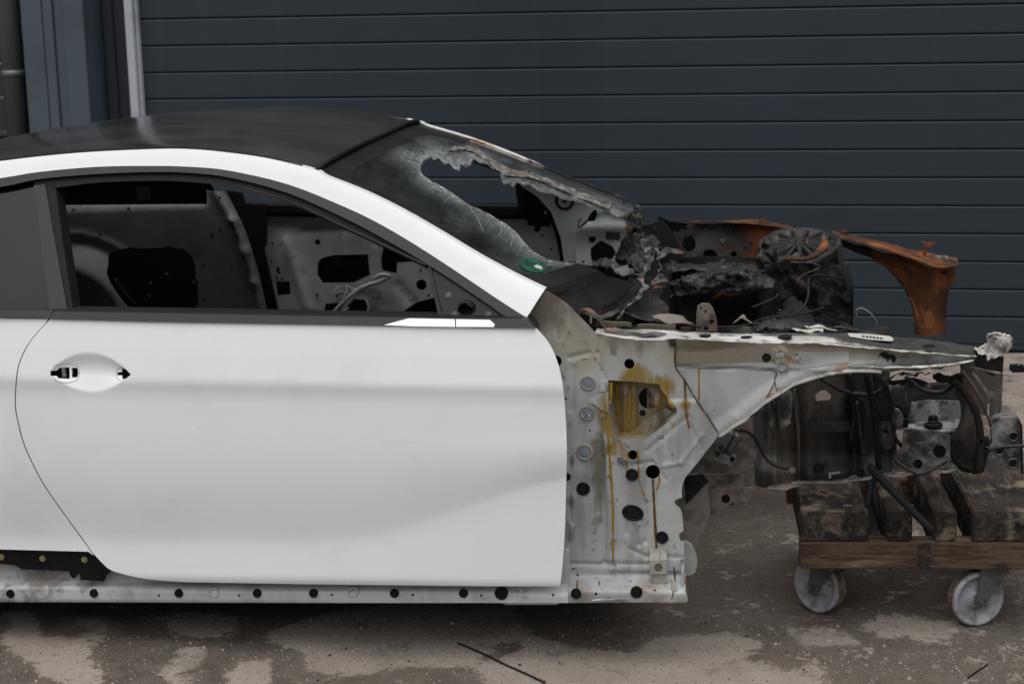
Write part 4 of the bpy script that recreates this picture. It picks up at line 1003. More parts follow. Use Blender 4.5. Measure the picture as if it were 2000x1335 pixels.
# top of the rail
def ruled(name, A_, B_, m, parent, n=60, k=6, amp=0.0, seed=0, sm=True):
    a = catmull(A_, 8); b = catmull(B_, 8); V, Fc = [], []
    def at(L, t):
        f = t * (len(L) - 1); i = min(int(f), len(L) - 2); return L[i].lerp(L[i + 1], f - i)
    for i in range(n + 1):
        for j in range(k + 1):
            x = at(a, i / n).lerp(at(b, i / n), j / k)
            if amp: x = x + noise.noise_vector(Vector((x.x * 25 + seed, x.y * 25, x.z * 25))) * amp
            V.append(x)
    for i in range(n):
        for j in range(k): s_ = i * (k + 1) + j; Fc.append((s_, s_ + 1, s_ + k + 2, s_ + k + 1))
    return link(name, mesh(name, V, Fc), m, parent, sm)
tA = [SF(u, v - .5, y_hinge) for u, v in ((1163,651),(1200,658),(1240,664),(1290,665))] + [SF(u, v - .5, y_apron) for u, v in ((1319,662),(1400,667),(1500,671),(1600,671),(1659,675),(1752,684),(1845,694),(1907,697))]
tB = [S(u, v, y) for u, v, y in ((1165,640,.18),(1200,640,.19),(1240,642,.19),(1290,643,.19),(1319,644,.2),(1400,650,.2),(1500,651,.2),(1600,650,.21),(1659,650,.22),(1752,657,.26),(1845,667,.30),(1907,677,.30))]
top = ruled('apron_top', tA, tB, 'top_ash', car, n=90, k=8, amp=.003, seed=2)
for u, v, r in ((1377,658,12),(1458,661,12),(1533,659,14),(1250,655,10),(1216,650,9),(1690,676,14),(1815,678,12)):
    p = S(u, v, .15); o = lathe_obj('rail_hole', FLATPLUG, u, v, r, .15, 'soot_dark', top); o.rotation_euler = (-rad(90), 0, 0); o.scale = (pxm(r), .004, pxm(r) * 1.2); o.location.z += .004
for (a, b, ys, sd_) in (([(1163,641),(1200,641),(1232,643)], [(1164,624),(1200,626),(1234,629)], .19, 1), ([(1243,643),(1280,644),(1319,646)], [(1246,630),(1280,631),(1320,633)], .19, 2)):
    prag('weld_flange', [(u, v, ys) for u, v in a], [(u, v, ys) for u, v in b], 'apron_paint', top, n=24, k=4, amp=.003, edge=.004, seed=sd_)
def on_top(u, v, lift):
    yy = .10 + .13 * (681 + (u - 1700) * .09 - v) / 29; return S(u, v, yy) + Vector((0, -.001, lift))
def top_patch(name, poly, m, lift):
    v2_, T_ = cdt(poly, [], 5.0); return solidify2(name, [tuple(on_top(a, b, lift)) for a, b in v2_], T_, (0, .0004, -.0008), m, top)
top_patch('printed_label', [(1655,653),(1700,655),(1738,659),(1746,665),(1742,669),(1700,666),(1660,660)], 'sticker_white', .004)
for i in range(6):
    u = 1684 + i * 7; top_patch('print_mark', [(u, 658.4 + i * .8), (u + 4.5, 659 + i * .8), (u + 4.5, 661.6 + i * .8), (u, 661 + i * .8)], 'ink', .0052)
prag('lower_flange', [(1655,712,.09),(1752,716,.10),(1845,711,.12),(1905,703,.13)], [(1660,719,.085),(1752,723,.09),(1845,718,.105),(1900,708,.12)], 'ash_pale', apron, n=60, k=3, amp=.004, edge=.006, seed=21)
prag('rail_crest', [(1600,668,.095),(1700,676,.10),(1800,686,.11),(1907,694,.13)], [(1600,674,.09),(1700,682,.095),(1800,692,.105),(1908,699,.125)], 'ash_pale', apron, n=70, k=3, amp=.004, edge=.004, seed=22)
# crumpled debris on the rail
prag('peeled_skin', [(1130,606,.2),(1160,626,.17),(1185,640,.15),(1200,656,.12)], [(1150,600,.22),(1172,618,.2),(1178,640,.17),(1180,660,.10)], 'ash_grey', top, n=24, k=8, amp=.010, edge=.008, seed=31)
prag('peeled_skin', [(1180,640,.15),(1240,645,.15),(1300,650,.15)], [(1185,658,.12),(1240,660,.11),(1300,660,.12)], 'ash_grey', top, n=30, k=6, amp=.008, edge=.012, seed=32)
panel('copper_tag', [(1306,662),(1319,664),(1316,676),(1310,677)], .085, 'rust', top, sp=.01, th=.003)
prag('metal_loop', [(1128,612,.16),(1138,602,.15),(1150,606,.14),(1157,617,.14),(1156,632,.13)], [(1134,618,.16),(1141,609,.15),(1150,612,.14),(1152,620,.14),(1152,634,.13)], 'apron_paint', top, n=20, k=3, amp=.002, edge=.001, seed=33)
prag('melted_alloy', [(1545,646,.22),(1580,640,.22),(1610,636,.24)], [(1560,652,.2),(1590,654,.2),(1612,650,.22)], 'ash_pale', top, n=24, k=6, amp=.014, edge=.01, seed=34)
prag('melted_alloy', [(1570,632,.3),(1600,634,.3),(1630,642,.28)], [(1580,640,.28),(1605,640,.28),(1632,640,.26)], 'ash_pale', top, n=24, k=5, amp=.010, edge=.01, seed=35)
# curled bracket at the front end

_c5 = lambda l: [(1600 + a / 3.9275, 420 + b / 3.9275) for a, b in l]
panel('curled_bracket', _c5([(1200,1035),(1290,985),(1300,920),(1340,908),(1400,910),(1440,925),(1478,940),(1486,1000),(1450,1045),(1380,1085),(1290,1115),(1280,1070),(1215,1062)]), lambda x, z: .125 + .022 * _nf(x * 30, z * 30, 2.0) - .25 * (x - 1.13), 'ash_pale', car, holes=[circle_px(*_c5([(1362,950)])[0], 9, 3)], sp=.006, th=.02, ragged=.0025)
prag('curled_bracket', [(1948,655,.10),(1966,656,.09),(1975,664,.09),(1974,680,.09)], [(1950,664,.10),(1962,666,.09),(1966,672,.09),(1964,688,.10)], 'ash_pale', car, n=24, k=4, amp=.004, edge=.004, seed=43, th=.004)
# ================================================================== far side of the shell and cabin
def c6(l): return [(80 + a / 4.1667, 340 + b / 4.1667) for a, b in l]
def c7(l): return [(480 + a / 3.3333, 360 + b / 3.3333) for a, b in l]
def c2(l): return [(600 + a / 2.67, 180 + b / 2.67) for a, b in l]
def c3(l): return [(1000 + a / 3.926, 380 + b / 3.926) for a, b in l]
def c4(l): return [(1200 + a / 4.0, 400 + b / 4.0) for a, b in l]
def c5(l): return [(1600 + a / 3.9275, 420 + b / 3.9275) for a, b in l]
def c8(l): return [(1380 + a / 3.226, 640 + b / 3.226) for a, b in l]
def c9(l): return [(1300 + a / 2.857, 880 + b / 2.857) for a, b in l]

# rear quarter, inside
qcover = c6([(545,660),(600,620),(700,600),(730,590),(760,605),(1000,598),(1040,585),(1080,598),(1160,610),(1230,670),(1255,740),(1260,850),(1280,870),(1275,900),(1280,1050),(1250,1105),(1180,1160),(820,1180),(720,1100),(640,1000),(560,880),(530,800),(545,740)])
def y_fq(x, z):
    a = pz(150, 620, 1.7); r = np.hypot(x - a[0], z - a[1] + .02)
    y = 1.70 - .10 * sstep(.28, .20, r) - .006 * np.exp(-((r - .31) / .012) ** 2)
    b = [pz(u, v, 1.7) for u, v in ((418,372),(455,430),(478,490),(497,551),(510,607))]
    for i in range(4): y = y - .014 * np.exp(-(seg_d(x, z, b[i], b[i + 1]) / .016) ** 2)
    y = y + .018 * sstep(.0, .03, z - pz(200, 412, 1.7)[1]) * sstep(pz(410,400,1.7)[0], pz(395,400,1.7)[0], x)
    return y
farq = panel('quarter_inner', [(-330,402),(105,401),(404,399),(403,372),(436,374),(452,396),(468,427),(480,455),(491,487),(501,520),(509,551),(521,607),(540,740),(-330,740)], y_fq, 'inner_grey', car, holes=[qcover], sp=.014, th=.003)
panel('speaker_cavity', c6([(480,540),(1340,540),(1340,1200),(480,1200)]), 1.78, 'soot_dark', farq, sp=.06, th=.005)
ptube('cavity_rod', [(a, b, 1.74) for a, b in c6([(600,850),(690,970),(770,1060)])], 1.74, .004, 'cable_black', farq)
for u, v in c6([(265,290),(712,280),(478,490),(1390,490),(1456,455),(1570,438),(1595,502),(1660,702),(1318,738),(1728,960),(1330,1018),(1455,190)]):
    p = SF(u, v, y_fq); lathe_obj('screw_hole', FLATPLUG, u, v, 2.6, p.y - .002, 'soot_dark', farq)
for u, v in c6([(1020,812),(895,885),(878,990),(1245,880)]): lathe_obj('clip', STUD, u, v, 3.5, 1.775, 'steel_bare', farq)
box('rear_light_block', (-2.02, .1, .02), (-2.0, 1.79, 1.05), 'soot_dark', car, .002)  # unseen dark panel added to shut light out of the cabin's rear
box('floor_pan', (-2.0, .09, .03), (.28, 1.80, .05), 'liner_soot', car, .002)
farglass = panel('far_quarter_glass', [(-330,300),(100,330),(404,345),(418,372),(404,402),(-330,405)], 1.73, 'dark_glass', car, sp=.06, th=.004)
panel('window_latch', c6([(775,115),(885,115),(885,215),(775,215)]), 1.715, 'trim_satin', farglass, sp=.04, th=.008)
# far door: inner sheet with its openings
hole_a = c7([(470,510),(490,482),(570,460),(795,455),(808,590),(700,640),(500,642),(465,590)])
hole_b = c7([(505,840),(520,775),(640,770),(700,745),(770,750),(800,790),(815,845),(815,900),(505,900)])
hole_c = c7([(196,630),(285,632),(292,715),(205,725)])
hole_d = c7([(880,500),(895,410),(960,405),(1120,480),(1080,505),(985,510),(982,580),(890,560)])
hole_e = c7([(740,660),(790,635),(830,640),(790,670)])
hole_f = c7([(1010,840),(1060,800),(1120,765),(1220,738),(1300,735),(1300,850),(1010,850)])
slot = c7([(196,540),(215,538),(225,580),(210,588),(200,575)])
def y_fd(x, z):
    y = 1.80 + 0 * x
    a, b = pz(540, 425, 1.8), pz(690, 432, 1.8); c_, d_ = pz(590, 448, 1.8), pz(720, 440, 1.8)
    y = y + .012 * np.exp(-(seg_d(x, z, c_, d_) / .02) ** 2)
    y = y - .010 * np.exp(-(seg_d(x, z, pz(560,470,1.8), pz(600,600,1.8)) / .02) ** 2)
    y = y - .008 * np.exp(-(seg_d(x, z, pz(735,490,1.8), pz(735,600,1.8)) / .015) ** 2)
    y = y + .006 * np.exp(-(seg_d(x, z, pz(780,560,1.8), pz(830,620,1.8)) / .02) ** 2)
    return y
fd_poly = [(521,412),(700,414),(900,416),(1040,418),(1062,410),(1078,424),(1092,455),(1102,500),(1106,520),(1110,640),(1105,760),(560,760),(541,607),(513,484),(519,478)]
fdoor = panel('far_door_inner', fd_poly, y_fd, 'inner_white', car, holes=[hole_a, hole_b, hole_c, hole_d, hole_e, hole_f, slot, circle_px(620,473,5.5), circle_px(823,556,10.5), circle_px(944,486,25), circle_px(912,470,5), circle_px(968,494,5), circle_px(984,482,4)], sp=.013, th=.004)
fdoor['label'] = 'pale inner sheet of the far door with cut-outs'
mirror(door, 'far_door_skin', 'soot', car)
for u, v in [(532,475),(557,474),(530,510),(540,542),(551,543),(574,605),(619,576),(658,578),(745,571),(821,528),(837,577),(733,596),(1059,460),(1076,487),(1050,447),(1068,430)]:
    lathe_obj('screw_hole', FLATPLUG, u, v, 2.4, 1.796, 'soot_dark', fdoor)
panel('strap', [(1030,428),(1056,426),(1075,430),(1074,443),(1060,441),(1052,447),(1044,441),(1031,440)], 1.79, 'rubber', fdoor, sp=.02, th=.004)
lathe_obj('plug', PLUG, 1049, 447, 6, 1.792, 'rubber', fdoor)
lathe_obj('bung', PLUG, 661, 526, 5, 1.855, 'rubber', fdoor)
panel('far_door_sill', [(505,401),(700,402),(900,402),(1040,404),(1062,405),(1062,417),(900,418),(700,416),(505,413)], 1.775, 'rubber', car, sp=.04, th=.05)
panel('far_door_seal', [(442,372),(470,376),(478,398),(519,400),(519,480),(513,484),(541,607),(548,650),(530,650),(521,607),(509,551),(491,487),(468,427)], 1.755, 'rubber', car, sp=.04, th=.02)
panel('far_mirror_patch', [(1005,352),(1020,360),(1046,378),(1066,402),(1052,416),(1040,405),(1012,404),(1008,380)], 1.76, 'rubber', car, sp=.03, th=.01)
ptube('door_weatherstrip', [(1014,356),(1046,377),(1076,412),(1094,458),(1104,512),(1108,600)], 1.745, .0165, 'rubber', car)
# loose white film and cords in the far door
for pts, r in (([(756,540),(745,548),(720,556),(700,566),(670,590),(640,622)], .008), ([(700,565),(690,580),(662,612)], .007), ([(748,549),(762,540),(745,536),(725,545)], .006),
               ([(715,583),(720,600),(716,614)], .004), ([(677,560),(676,575),(670,590)], .006), ([(680,600),(664,612),(650,618)], .008)):
    ptube('torn_film', pts, 1.775, r, 'foam_white', fdoor, n=6, rf=lambda t: .6 + .5 * math.sin(3.1 * t))
prag('torn_film', [(662,556,1.785),(700,556,1.78),(740,560,1.785)], [(640,585,1.785),(690,582,1.78),(752,588,1.785)], 'inner_white', fdoor, n=20, k=6, amp=.008, edge=.02, seed=51)

# ---- far windscreen pillar foot and scuttle end
fpil = panel('far_pillar_panel', c2([(1100,470),(1180,488),(1300,535),(1420,565),(1530,600),(1620,640),(1560,640),(1480,650),(1420,700),(1405,760),(1405,880),(1340,885),(1322,760),(1272,625),(1200,545),(1130,500)]), 1.70, 'scuttle_white', car, sp=.012, th=.02)
p_ = c2([(1343,566)])[0]
lathe_obj('rust_ring', RINGPLUG, p_[0], p_[1], 20, 1.702, 'rust', fpil); lathe_obj('screw_hole', FLATPLUG, p_[0], p_[1], 5, 1.696, 'soot_dark', fpil)
hexo = c3([(600,415),(680,350),(770,395),(795,440),(765,505),(612,515),(600,470)])
cow = panel('scuttle_end', c3([(490,285),(560,230),(640,150),(720,130),(800,150),(870,190),(940,290),(900,340),(820,400),(785,500),(790,540),(600,545),(490,525)]), lambda x, z: 1.64 - .03 * np.exp(-((z - pz(1180,440,1.64)[1]) / .03) ** 2), 'scuttle_white', car, holes=[hexo], sp=.012, th=.01)
panel('scuttle_recess', c3([(560,330),(840,330),(840,560),(560,560)]), 1.70, 'trim_satin', cow, sp=.04, th=.004)
for a, r in (((615,340), 7), ((660,480), 13), ((548,515), 2.5)):
    u, v = c3([a])[0]; lathe_obj('plug', PLUG, u, v, r, 1.632, 'rubber', cow)
u, v = c3([(612,182)])[0]; lathe_obj('oval_plug', PLUG, u, v, 7, 1.62, 'rubber', cow, rv=18, rot=.5)
panel('bracket_plate', c3([(718,285),(830,290),(825,350),(720,345)]), 1.60, 'ash_grey', cow, sp=.02, th=.006)
ptube('wire_hook', [(a, b, 1.63) for a, b in c3([(530,185),(508,215),(515,245),(545,240)])], 1.63, .003, 'galvanised', cow, n=6)
# charred remains of the scuttle
def cpx(l, y): return [(a, b, yy) for (a, b), yy in zip(l, y if isinstance(y, (list, tuple)) else [y] * len(l))]
prag('charred_strip', cpx(c2([(1010,400),(1130,440),(1280,500),(1420,550),(1560,610),(1720,690)]), 1.60), cpx(c2([(1000,340),(1130,395),(1290,440),(1430,490),(1560,545),(1740,640)]), 1.66), 'ash_grey', car, n=70, k=8, amp=0.0138, edge=.02, seed=61)
prag('charred_strip', cpx(c2([(1480,590),(1600,630),(1700,680),(1760,720)]), 1.60), cpx(c2([(1500,545),(1600,560),(1700,600),(1760,640)]), 1.62), 'char', car, n=60, k=8, amp=.022, edge=.03, seed=64, fq=40)
prag('charred_strip', cpx(c2([(1380,520),(1500,560),(1620,600),(1745,660)]), 1.72), cpx(c2([(1400,480),(1500,525),(1620,545),(1755,600)]), 1.72), 'char', car, n=50, k=8, amp=0.0207, edge=.03, seed=62)
prag('charred_strip', cpx(c3([(850,60),(950,90),(1010,120),(1010,180)]), 1.62), cpx(c3([(790,30),(880,50),(990,80),(1020,100)]), 1.66), 'char', car, n=30, k=6, amp=0.0230, edge=.02, seed=63)

prag('buckled_scuttle', cpx(c3([(940,330),(1000,450),(1000,560),(940,660),(860,760)]), [1.3,1.1,.95,.8,.6]), cpx(c3([(1070,350),(1080,450),(1075,560),(1020,690),(940,790)]), [1.25,1.05,.9,.75,.55]), 'ash_grey', car, n=40, k=8, amp=.014, edge=.016, seed=64)
prag('buckled_scuttle', cpx(c3([(1060,380),(1110,460),(1120,560),(1090,640)]), [1.2,1.05,.95,.85]), cpx(c3([(1130,400),(1150,470),(1150,580),(1140,640)]), [1.2,1.05,.95,.85]), 'ash_grey', car, n=30, k=6, amp=.012, edge=.01, seed=65)
prag('buckled_scuttle', cpx(c3([(1100,440),(1180,400),(1270,420),(1300,450)]), [1.2,1.25,1.3,1.3]), cpx(c3([(1110,500),(1190,460),(1260,455),(1295,465)]), [1.15,1.2,1.25,1.28]), 'ash_grey', car, n=26, k=6, amp=.010, edge=.01, seed=66)
prag('torn_horn', cpx(c3([(1060,640),(1140,600),(1200,640),(1262,675)]), .75), cpx(c3([(1060,700),(1150,690),(1200,680),(1255,695)]), .75), 'ash_grey', car, n=30, k=6, amp=.008, edge=.01, seed=67)
prag('torn_horn', cpx(c3([(1100,690),(1150,690),(1200,700)]), .72), cpx(c3([(1080,740),(1140,720),(1195,712)]), .72), 'rust', car, n=20, k=4, amp=.006, edge=.006, seed=68)
# screen seals and the diagonal strut
for k_, (dz, r) in enumerate(((0, .006), (8, .007), (16, .006))):
    ptube('screen_seal', [(a, b, y) for (a, b), y in zip([(q[0] + dz * .35, q[1] + dz * .5) for q in c3([(430,850),(540,885),(650,872),(800,800),(900,720),(960,660)])], [.22,.25,.32,.45,.58,.7])], .3, r, 'char' if k_ else 'rubber', car, n=8)
prag('diagonal_strut', cpx(c3([(1010,690),(940,770),(860,860),(790,950)]), [.72,.6,.45,.32]), cpx(c3([(1060,720),(990,800),(900,880),(830,960)]), [.72,.6,.45,.32]), 'ash_grey', car, n=30, k=6, amp=.006, edge=.008, seed=69, th=.012)
prag('heat_shield', cpx(c3([(640,900),(720,860),(800,800)]), [.3,.4,.5]), cpx(c3([(700,960),(780,940),(840,900)]), [.3,.36,.44]), 'dirty_beige', car, n=20, k=6, amp=.006, edge=.01, seed=70)
box('firewall', (.26, .25, .05), (.30, 1.64, .60), 'soot_dark', car, .004)
prag('scuttle_shelf', [(1180,600,.5),(1215,560,.9),(1235,500,1.3),(1245,460,1.6)], [(1290,640,.5),(1295,590,.9),(1295,530,1.3),(1290,480,1.6)], 'soot', car, n=40, k=20, amp=.012, edge=.02, seed=71)

# ================================================================== engine bay
bay_top = [(1262,440),(1275,432),(1300,430),(1340,427),(1352,437),(1420,436),(1480,437),(1555,447),(1600,462)]
fap = panel('far_apron_inner', bay_top + [(1612,520),(1590,700),(1290,700),(1270,560)], lambda x, z: 1.66 + .01 * np.sin(x * 30), 'rust_bay', car, holes=[circle_px(1346,476,13,16), circle_px(1433,496,6), circle_px(1365,507,6), c4([(690,440),(695,370),(720,350),(770,348),(800,380),(820,440)])], sp=.016, th=.004)
lathe_obj('stud', STUD, 1412, 470, 5.5, 1.655, 'steel_bare', fap)
for u, v in ((1370,446),(1432,452),(1455,484),(1468,475),(1390,446),(1467,508)): lathe_obj('screw_hole', FLATPLUG, u, v, 2.5, 1.652, 'soot_dark', fap)
panel('cavity_back', [(1320,440),(1500,440),(1500,540),(1320,540)], 1.74, 'soot_dark', fap, sp=.06, th=.004)
prag('rust_capping', [(1350,434,1.60),(1420,436,1.60),(1480,438,1.60),(1552,448,1.60)], [(1352,432,1.74),(1420,431,1.74),(1480,430,1.74),(1550,444,1.74)], 'rust', car, n=40, k=5, amp=.004, edge=.008, seed=81)
prag('hood_hinge', [(1480,436,1.64),(1490,431,1.64),(1506,440,1.64)], [(1484,428,1.66),(1492,427,1.66),(1500,432,1.66)], 'rust', car, n=14, k=4, amp=.006, edge=.004, seed=82)
prag('torn_edge', [(1484,470,1.62),(1474,488,1.62),(1468,512,1.62)], [(1492,466,1.60),(1481,484,1.60),(1474,512,1.60)], 'rust', car, n=20, k=4, amp=.003, edge=.004, seed=83)
prag('charred_strip', [(1265,430,1.55),(1300,432,1.6),(1345,436,1.62)], [(1270,452,1.55),(1310,456,1.6),(1350,450,1.62)], 'char', car, n=30, k=6, amp=0.0161, edge=.02, seed=84)
# far strut tower
def strut_tower():
    c = S(1562, 480, 1.42); R_ = pxm(80, 1.42); tl = rad(15)
    def place(x, y, z):     # dish tilted towards the near side
        return Vector((c.x + x, c.y + y * math.cos(tl) - z * math.sin(tl) * -1, c.z + y * math.sin(tl) + z * math.cos(tl)))
    prof = [(.05, -.004), (.13, -.004), (.15, .014), (.22, .014), (.24, -.010), (.60, -.016), (.84, -.004), (.90, .010), (.98, .008), (1.03, -.012), (1.06, -.10), (1.10, -.34)]
    V, Fc = [], []; n = 56
    for r, z in prof:
        for j in range(n):
            q = 2 * math.pi * j / n; wob = noise.noise(Vector((math.cos(q) * 2, math.sin(q) * 2, z * 9 + r * 2)))
            V.append(place(r * R_ * math.cos(q) * (1 + wob * .05), r * R_ * math.sin(q), z + wob * .006))
    for i in range(len(prof) - 1):
        for j in range(n): Fc.append((i * n + j, i * n + (j + 1) % n, (i + 1) * n + (j + 1) % n, (i + 1) * n + j))
    Fc.append(tuple(range(n)))
    me = mesh('strut_tower', V, Fc); o = link('strut_tower', me, 'soot', car, True); me.set_sharp_from_angle(angle=rad(40))
    for k_ in range(15):
        q = 2 * math.pi * k_ / 15 + .1; ca, sa = math.cos(q), math.sin(q); P = []
        for r in (.24, .86):
            for w_ in (-.005, .005):
                for z in (-.03, .012 - .006 * (r > .5)): P.append(place(r * R_ * ca - w_ * sa, r * R_ * sa + w_ * ca, z))
        link('tower_rib', mesh('tower_rib', P, [(0, 1, 3, 2), (4, 6, 7, 5), (0, 4, 5, 1), (2, 3, 7, 6), (1, 5, 7, 3), (0, 2, 6, 4)]), 'soot', o)
    for q in (.5, 2.6, 4.6):
        sd_ = STUD.copy(); sd_.materials.clear(); sd_.materials.append(MATS['galvanised'])
        t_ = bpy.data.objects.new('tower_stud', sd_); COL.objects.link(t_); t_.parent = o
        t_.location = place(.66 * R_ * math.cos(q), .66 * R_ * math.sin(q), .004); t_.scale = (.013, .018, .013); t_.rotation_euler = (-rad(90), 0, 0)
    return o
strut_tower()
prag('tower_brace', [(1530,509,1.2),(1570,508,1.2),(1600,498,1.22),(1618,482,1.25),(1616,470,1.27)], [(1532,500,1.22),(1570,502,1.22),(1592,490,1.24),(1604,476,1.27),(1604,462,1.3)], 'rust', car, n=30, k=4, amp=.004, edge=.004, seed=85, th=.008)

# far wheelhouse wall, beam and scattered burnt parts
panel('far_wheelhouse', [(1270,500),(1490,505),(1660,520),(1668,560),(1664,720),(1270,720)], lambda x, z: 1.50 + .02 * np.sin(x * 17) * np.sin(z * 23), 'soot_dark', car, sp=.02, th=.006)
prag('loom_tray', [(1300,512,1.4),(1380,515,1.4),(1450,512,1.4),(1500,512,1.4)], [(1300,535,1.3),(1380,532,1.3),(1450,530,1.3),(1510,535,1.3)], 'char', car, n=60, k=8, amp=.012, edge=.02, seed=87)
def y_beam(x, z):
    y = 1.20 + 0 * x
    for (u, v), r, d in (((1372,550), .035, -.02), ((1432,545), .05, -.025), ((1447,548), .014, .03), ((1300,560), .05, .015), ((1470,560), .03, -.02)):
        a = pz(u, v, 1.2); y = y + d * np.exp(-((x - a[0]) ** 2 + (z - a[1]) ** 2) / r ** 2)
    return y + .030 * _nf(x * 16, z * 22, 5.0)
panel('cross_beam', c4([(390,640),(480,600),(600,560),(700,540),(850,530),(1000,530),(1180,560),(1250,600),(1230,650),(900,660),(760,680),(620,700),(440,720)]), y_beam, 'bay_grey', car, sp=.008, th=.05, ragged=.004)
def y_skirt(x, z):
    return 1.21 + .06 * np.abs(np.sin(x * 20 + 2 * z)) + .030 * _nf(x * 14, z * 9, 3.0) - .10 * (z - S(1560,500,1.24).z)
panel('tower_skirt', c4([(1180,470),(1300,440),(1420,450),(1600,440),(1700,380),(1745,330),(1755,480),(1790,560),(1830,700),(1850,800),(1850,1000),(1280,1000),(1240,800),(1250,640),(1200,560)]), y_skirt, 'soot_dark', car, sp=.009, th=.006, ragged=.004)
panel('tower_skirt', c4([(1120,400),(1160,290),(1230,330),(1330,430),(1340,560),(1280,640),(1240,760),(1180,700),(1140,560),(1100,470)]), lambda x, z: 1.32 + .035 * _nf(x * 18, z * 18, 8.0), 'bay_grey', car, sp=.009, th=.006, ragged=.004)
prag('loom_remains', cpx(c4([(400,420),(560,470),(700,480),(860,440),(1000,470),(1110,460)]), 1.45), cpx(c4([(420,530),(560,530),(700,525),(860,520),(1000,520),(1140,520)]), 1.35), 'char', car, n=70, k=8, amp=0.0184, edge=.02, seed=131, fq=24)
prag('wall_stain', cpx(c4([(740,720),(860,690),(980,680)]), 1.46), cpx(c4([(770,750),(860,720),(960,730)]), 1.46), 'rust', car, n=20, k=4, amp=.003, edge=.02, seed=132)
prag('floor_remains', cpx(c4([(440,870),(560,880),(640,930)]), .55), cpx(c4([(260,850),(300,900),(420,940)]), .5), 'dirty_beige', car, n=20, k=6, amp=.01, edge=.012, seed=133)
prag('floor_remains', cpx(c4([(920,930),(1000,900),(1060,920),(1130,940)]), .6), cpx(c4([(960,890),(1010,840),(1040,880),(1080,930)]), .62), 'dirty_beige', car, n=20, k=6, amp=.008, edge=.012, seed=134)
prag('floor_remains', cpx(c4([(1090,930),(1200,880),(1330,870),(1480,900),(1700,930),(1900,960)]), .42), cpx(c4([(1100,985),(1200,985),(1330,980),(1480,975),(1700,975),(1900,985)]), .34), 'soot', car, n=60, k=8, amp=.012, edge=.02, seed=135, fq=22)
prag('bay_side', cpx(c4([(200,690),(260,700),(330,720),(400,760)]), [.9,.85,.8,.75]), cpx(c4([(160,900),(260,910),(360,910),(440,905)]), [.5,.5,.5,.5]), 'soot', car, n=30, k=12, amp=.012, edge=.012, seed=136)
prag('scuttle_char', cpx(c3([(1010,180),(1080,260),(1130,330),(1150,420)]), [1.6,1.5,1.4,1.3]), cpx(c3([(930,290),(960,340),(1000,400),(1040,480)]), [1.6,1.45,1.3,1.2]), 'char', car, n=40, k=12, amp=0.0184, edge=.02, seed=137, fq=26)
prag('scuttle_char', cpx(c3([(830,400),(900,330),(980,320),(1060,350)]), [1.45,1.4,1.3,1.2]), cpx(c3([(800,520),(880,540),(960,580),(1040,600)]), [1.2,1.1,1.0,.95]), 'char', car, n=40, k=12, amp=0.0207, edge=.02, seed=138, fq=26)
prag('scuttle_char', cpx(c3([(640,520),(740,500),(860,540),(960,590)]), [1.2,1.1,1.0,.9]), cpx(c3([(640,545),(740,560),(860,620),(950,640)]), [1.1,1.0,.9,.8]), 'ash_grey', car, n=40, k=6, amp=0.0161, edge=.016, seed=139, fq=26)
prag('scuttle_char', cpx(c3([(1130,170),(1250,180),(1370,190)]), 1.58), cpx(c3([(1130,250),(1250,290),(1330,270)]), 1.60), 'bay_grey', car, n=30, k=8, amp=0.0115, edge=.012, seed=140)
panel('scuttle_back', c3([(1000,240),(1160,200),(1230,300),(1300,420),(1290,560),(1210,620),(1080,640),(1000,560)]), 1.45, 'soot_dark', car, sp=.02, th=.01, ragged=.004)
rag('glass_crust', [wind_x(*wind_inv(u, v)) + Vector((0, 0, .004)) for u, v in ((880,300),(925,300),(985,345),(1040,352),(1120,385),(1190,412))], [wind_x(*wind_inv(u, v)) + Vector((0, 0, .006)) for u, v in ((868,292),(925,292),(990,330),(1043,343),(1123,373),(1198,402))], 'crust', wscreen, n=110, k=6, amp=.004, edge=.018, seed=141, fq=70)

mb = panel('mount_bracket', c4([(640,960),(640,860),(648,790),(680,770),(740,772),(770,810),(800,900),(805,985),(640,985)]), .55, 'dirty_beige', car, holes=[circle_px(1369,602,2.4), circle_px(1378,608,2.6), circle_px(1379,641,5), circle_px(1390,628,4)], sp=.02, th=.008)
for pts, r in (([(1520,615,.7),(1560,610,.75),(1578,580,.8),(1580,545,.85),(1600,537,.85),(1650,545,.9)], .006), ([(1470,630,.5),(1500,620,.5),(1560,615,.5),(1610,600,.5)], .005),
               ([(1674,620,.5),(1672,608,.5),(1682,602,.5),(1700,612,.5),(1712,630,.5),(1711,640,.5)], .003), ([(1580,618,.4),(1640,630,.4),(1680,640,.4)], .002), ([(1600,606,.4),(1625,625,.4),(1650,634,.4)], .002),
               ([(1430,640,.4),(1470,632,.4),(1520,640,.4),(1570,632,.4)], .004), ([(1290,640,.35),(1330,632,.4),(1370,640,.4)], .005)):
    ptube('burnt_cable', pts, .5, r * (1 if r == .003 else .6), 'galvanised' if r == .003 else 'soot_dark', car, n=6)
rg = random.Random(5)
for i in range(9):
    u, v = rg.uniform(1290, 1660), rg.uniform(505, 640); y = rg.uniform(.5, 1.3)
    pts = [(u, v, y)]
    for k_ in range(3): u += rg.uniform(-35, 35); v += rg.uniform(-14, 14); pts.append((u, min(v, 645), y + rg.uniform(-.05, .05)))
    ptube('burnt_cable', pts, y, rg.uniform(.0015, .004), rg.choice(['cable_black', 'soot', 'ash_grey']), car, n=5)

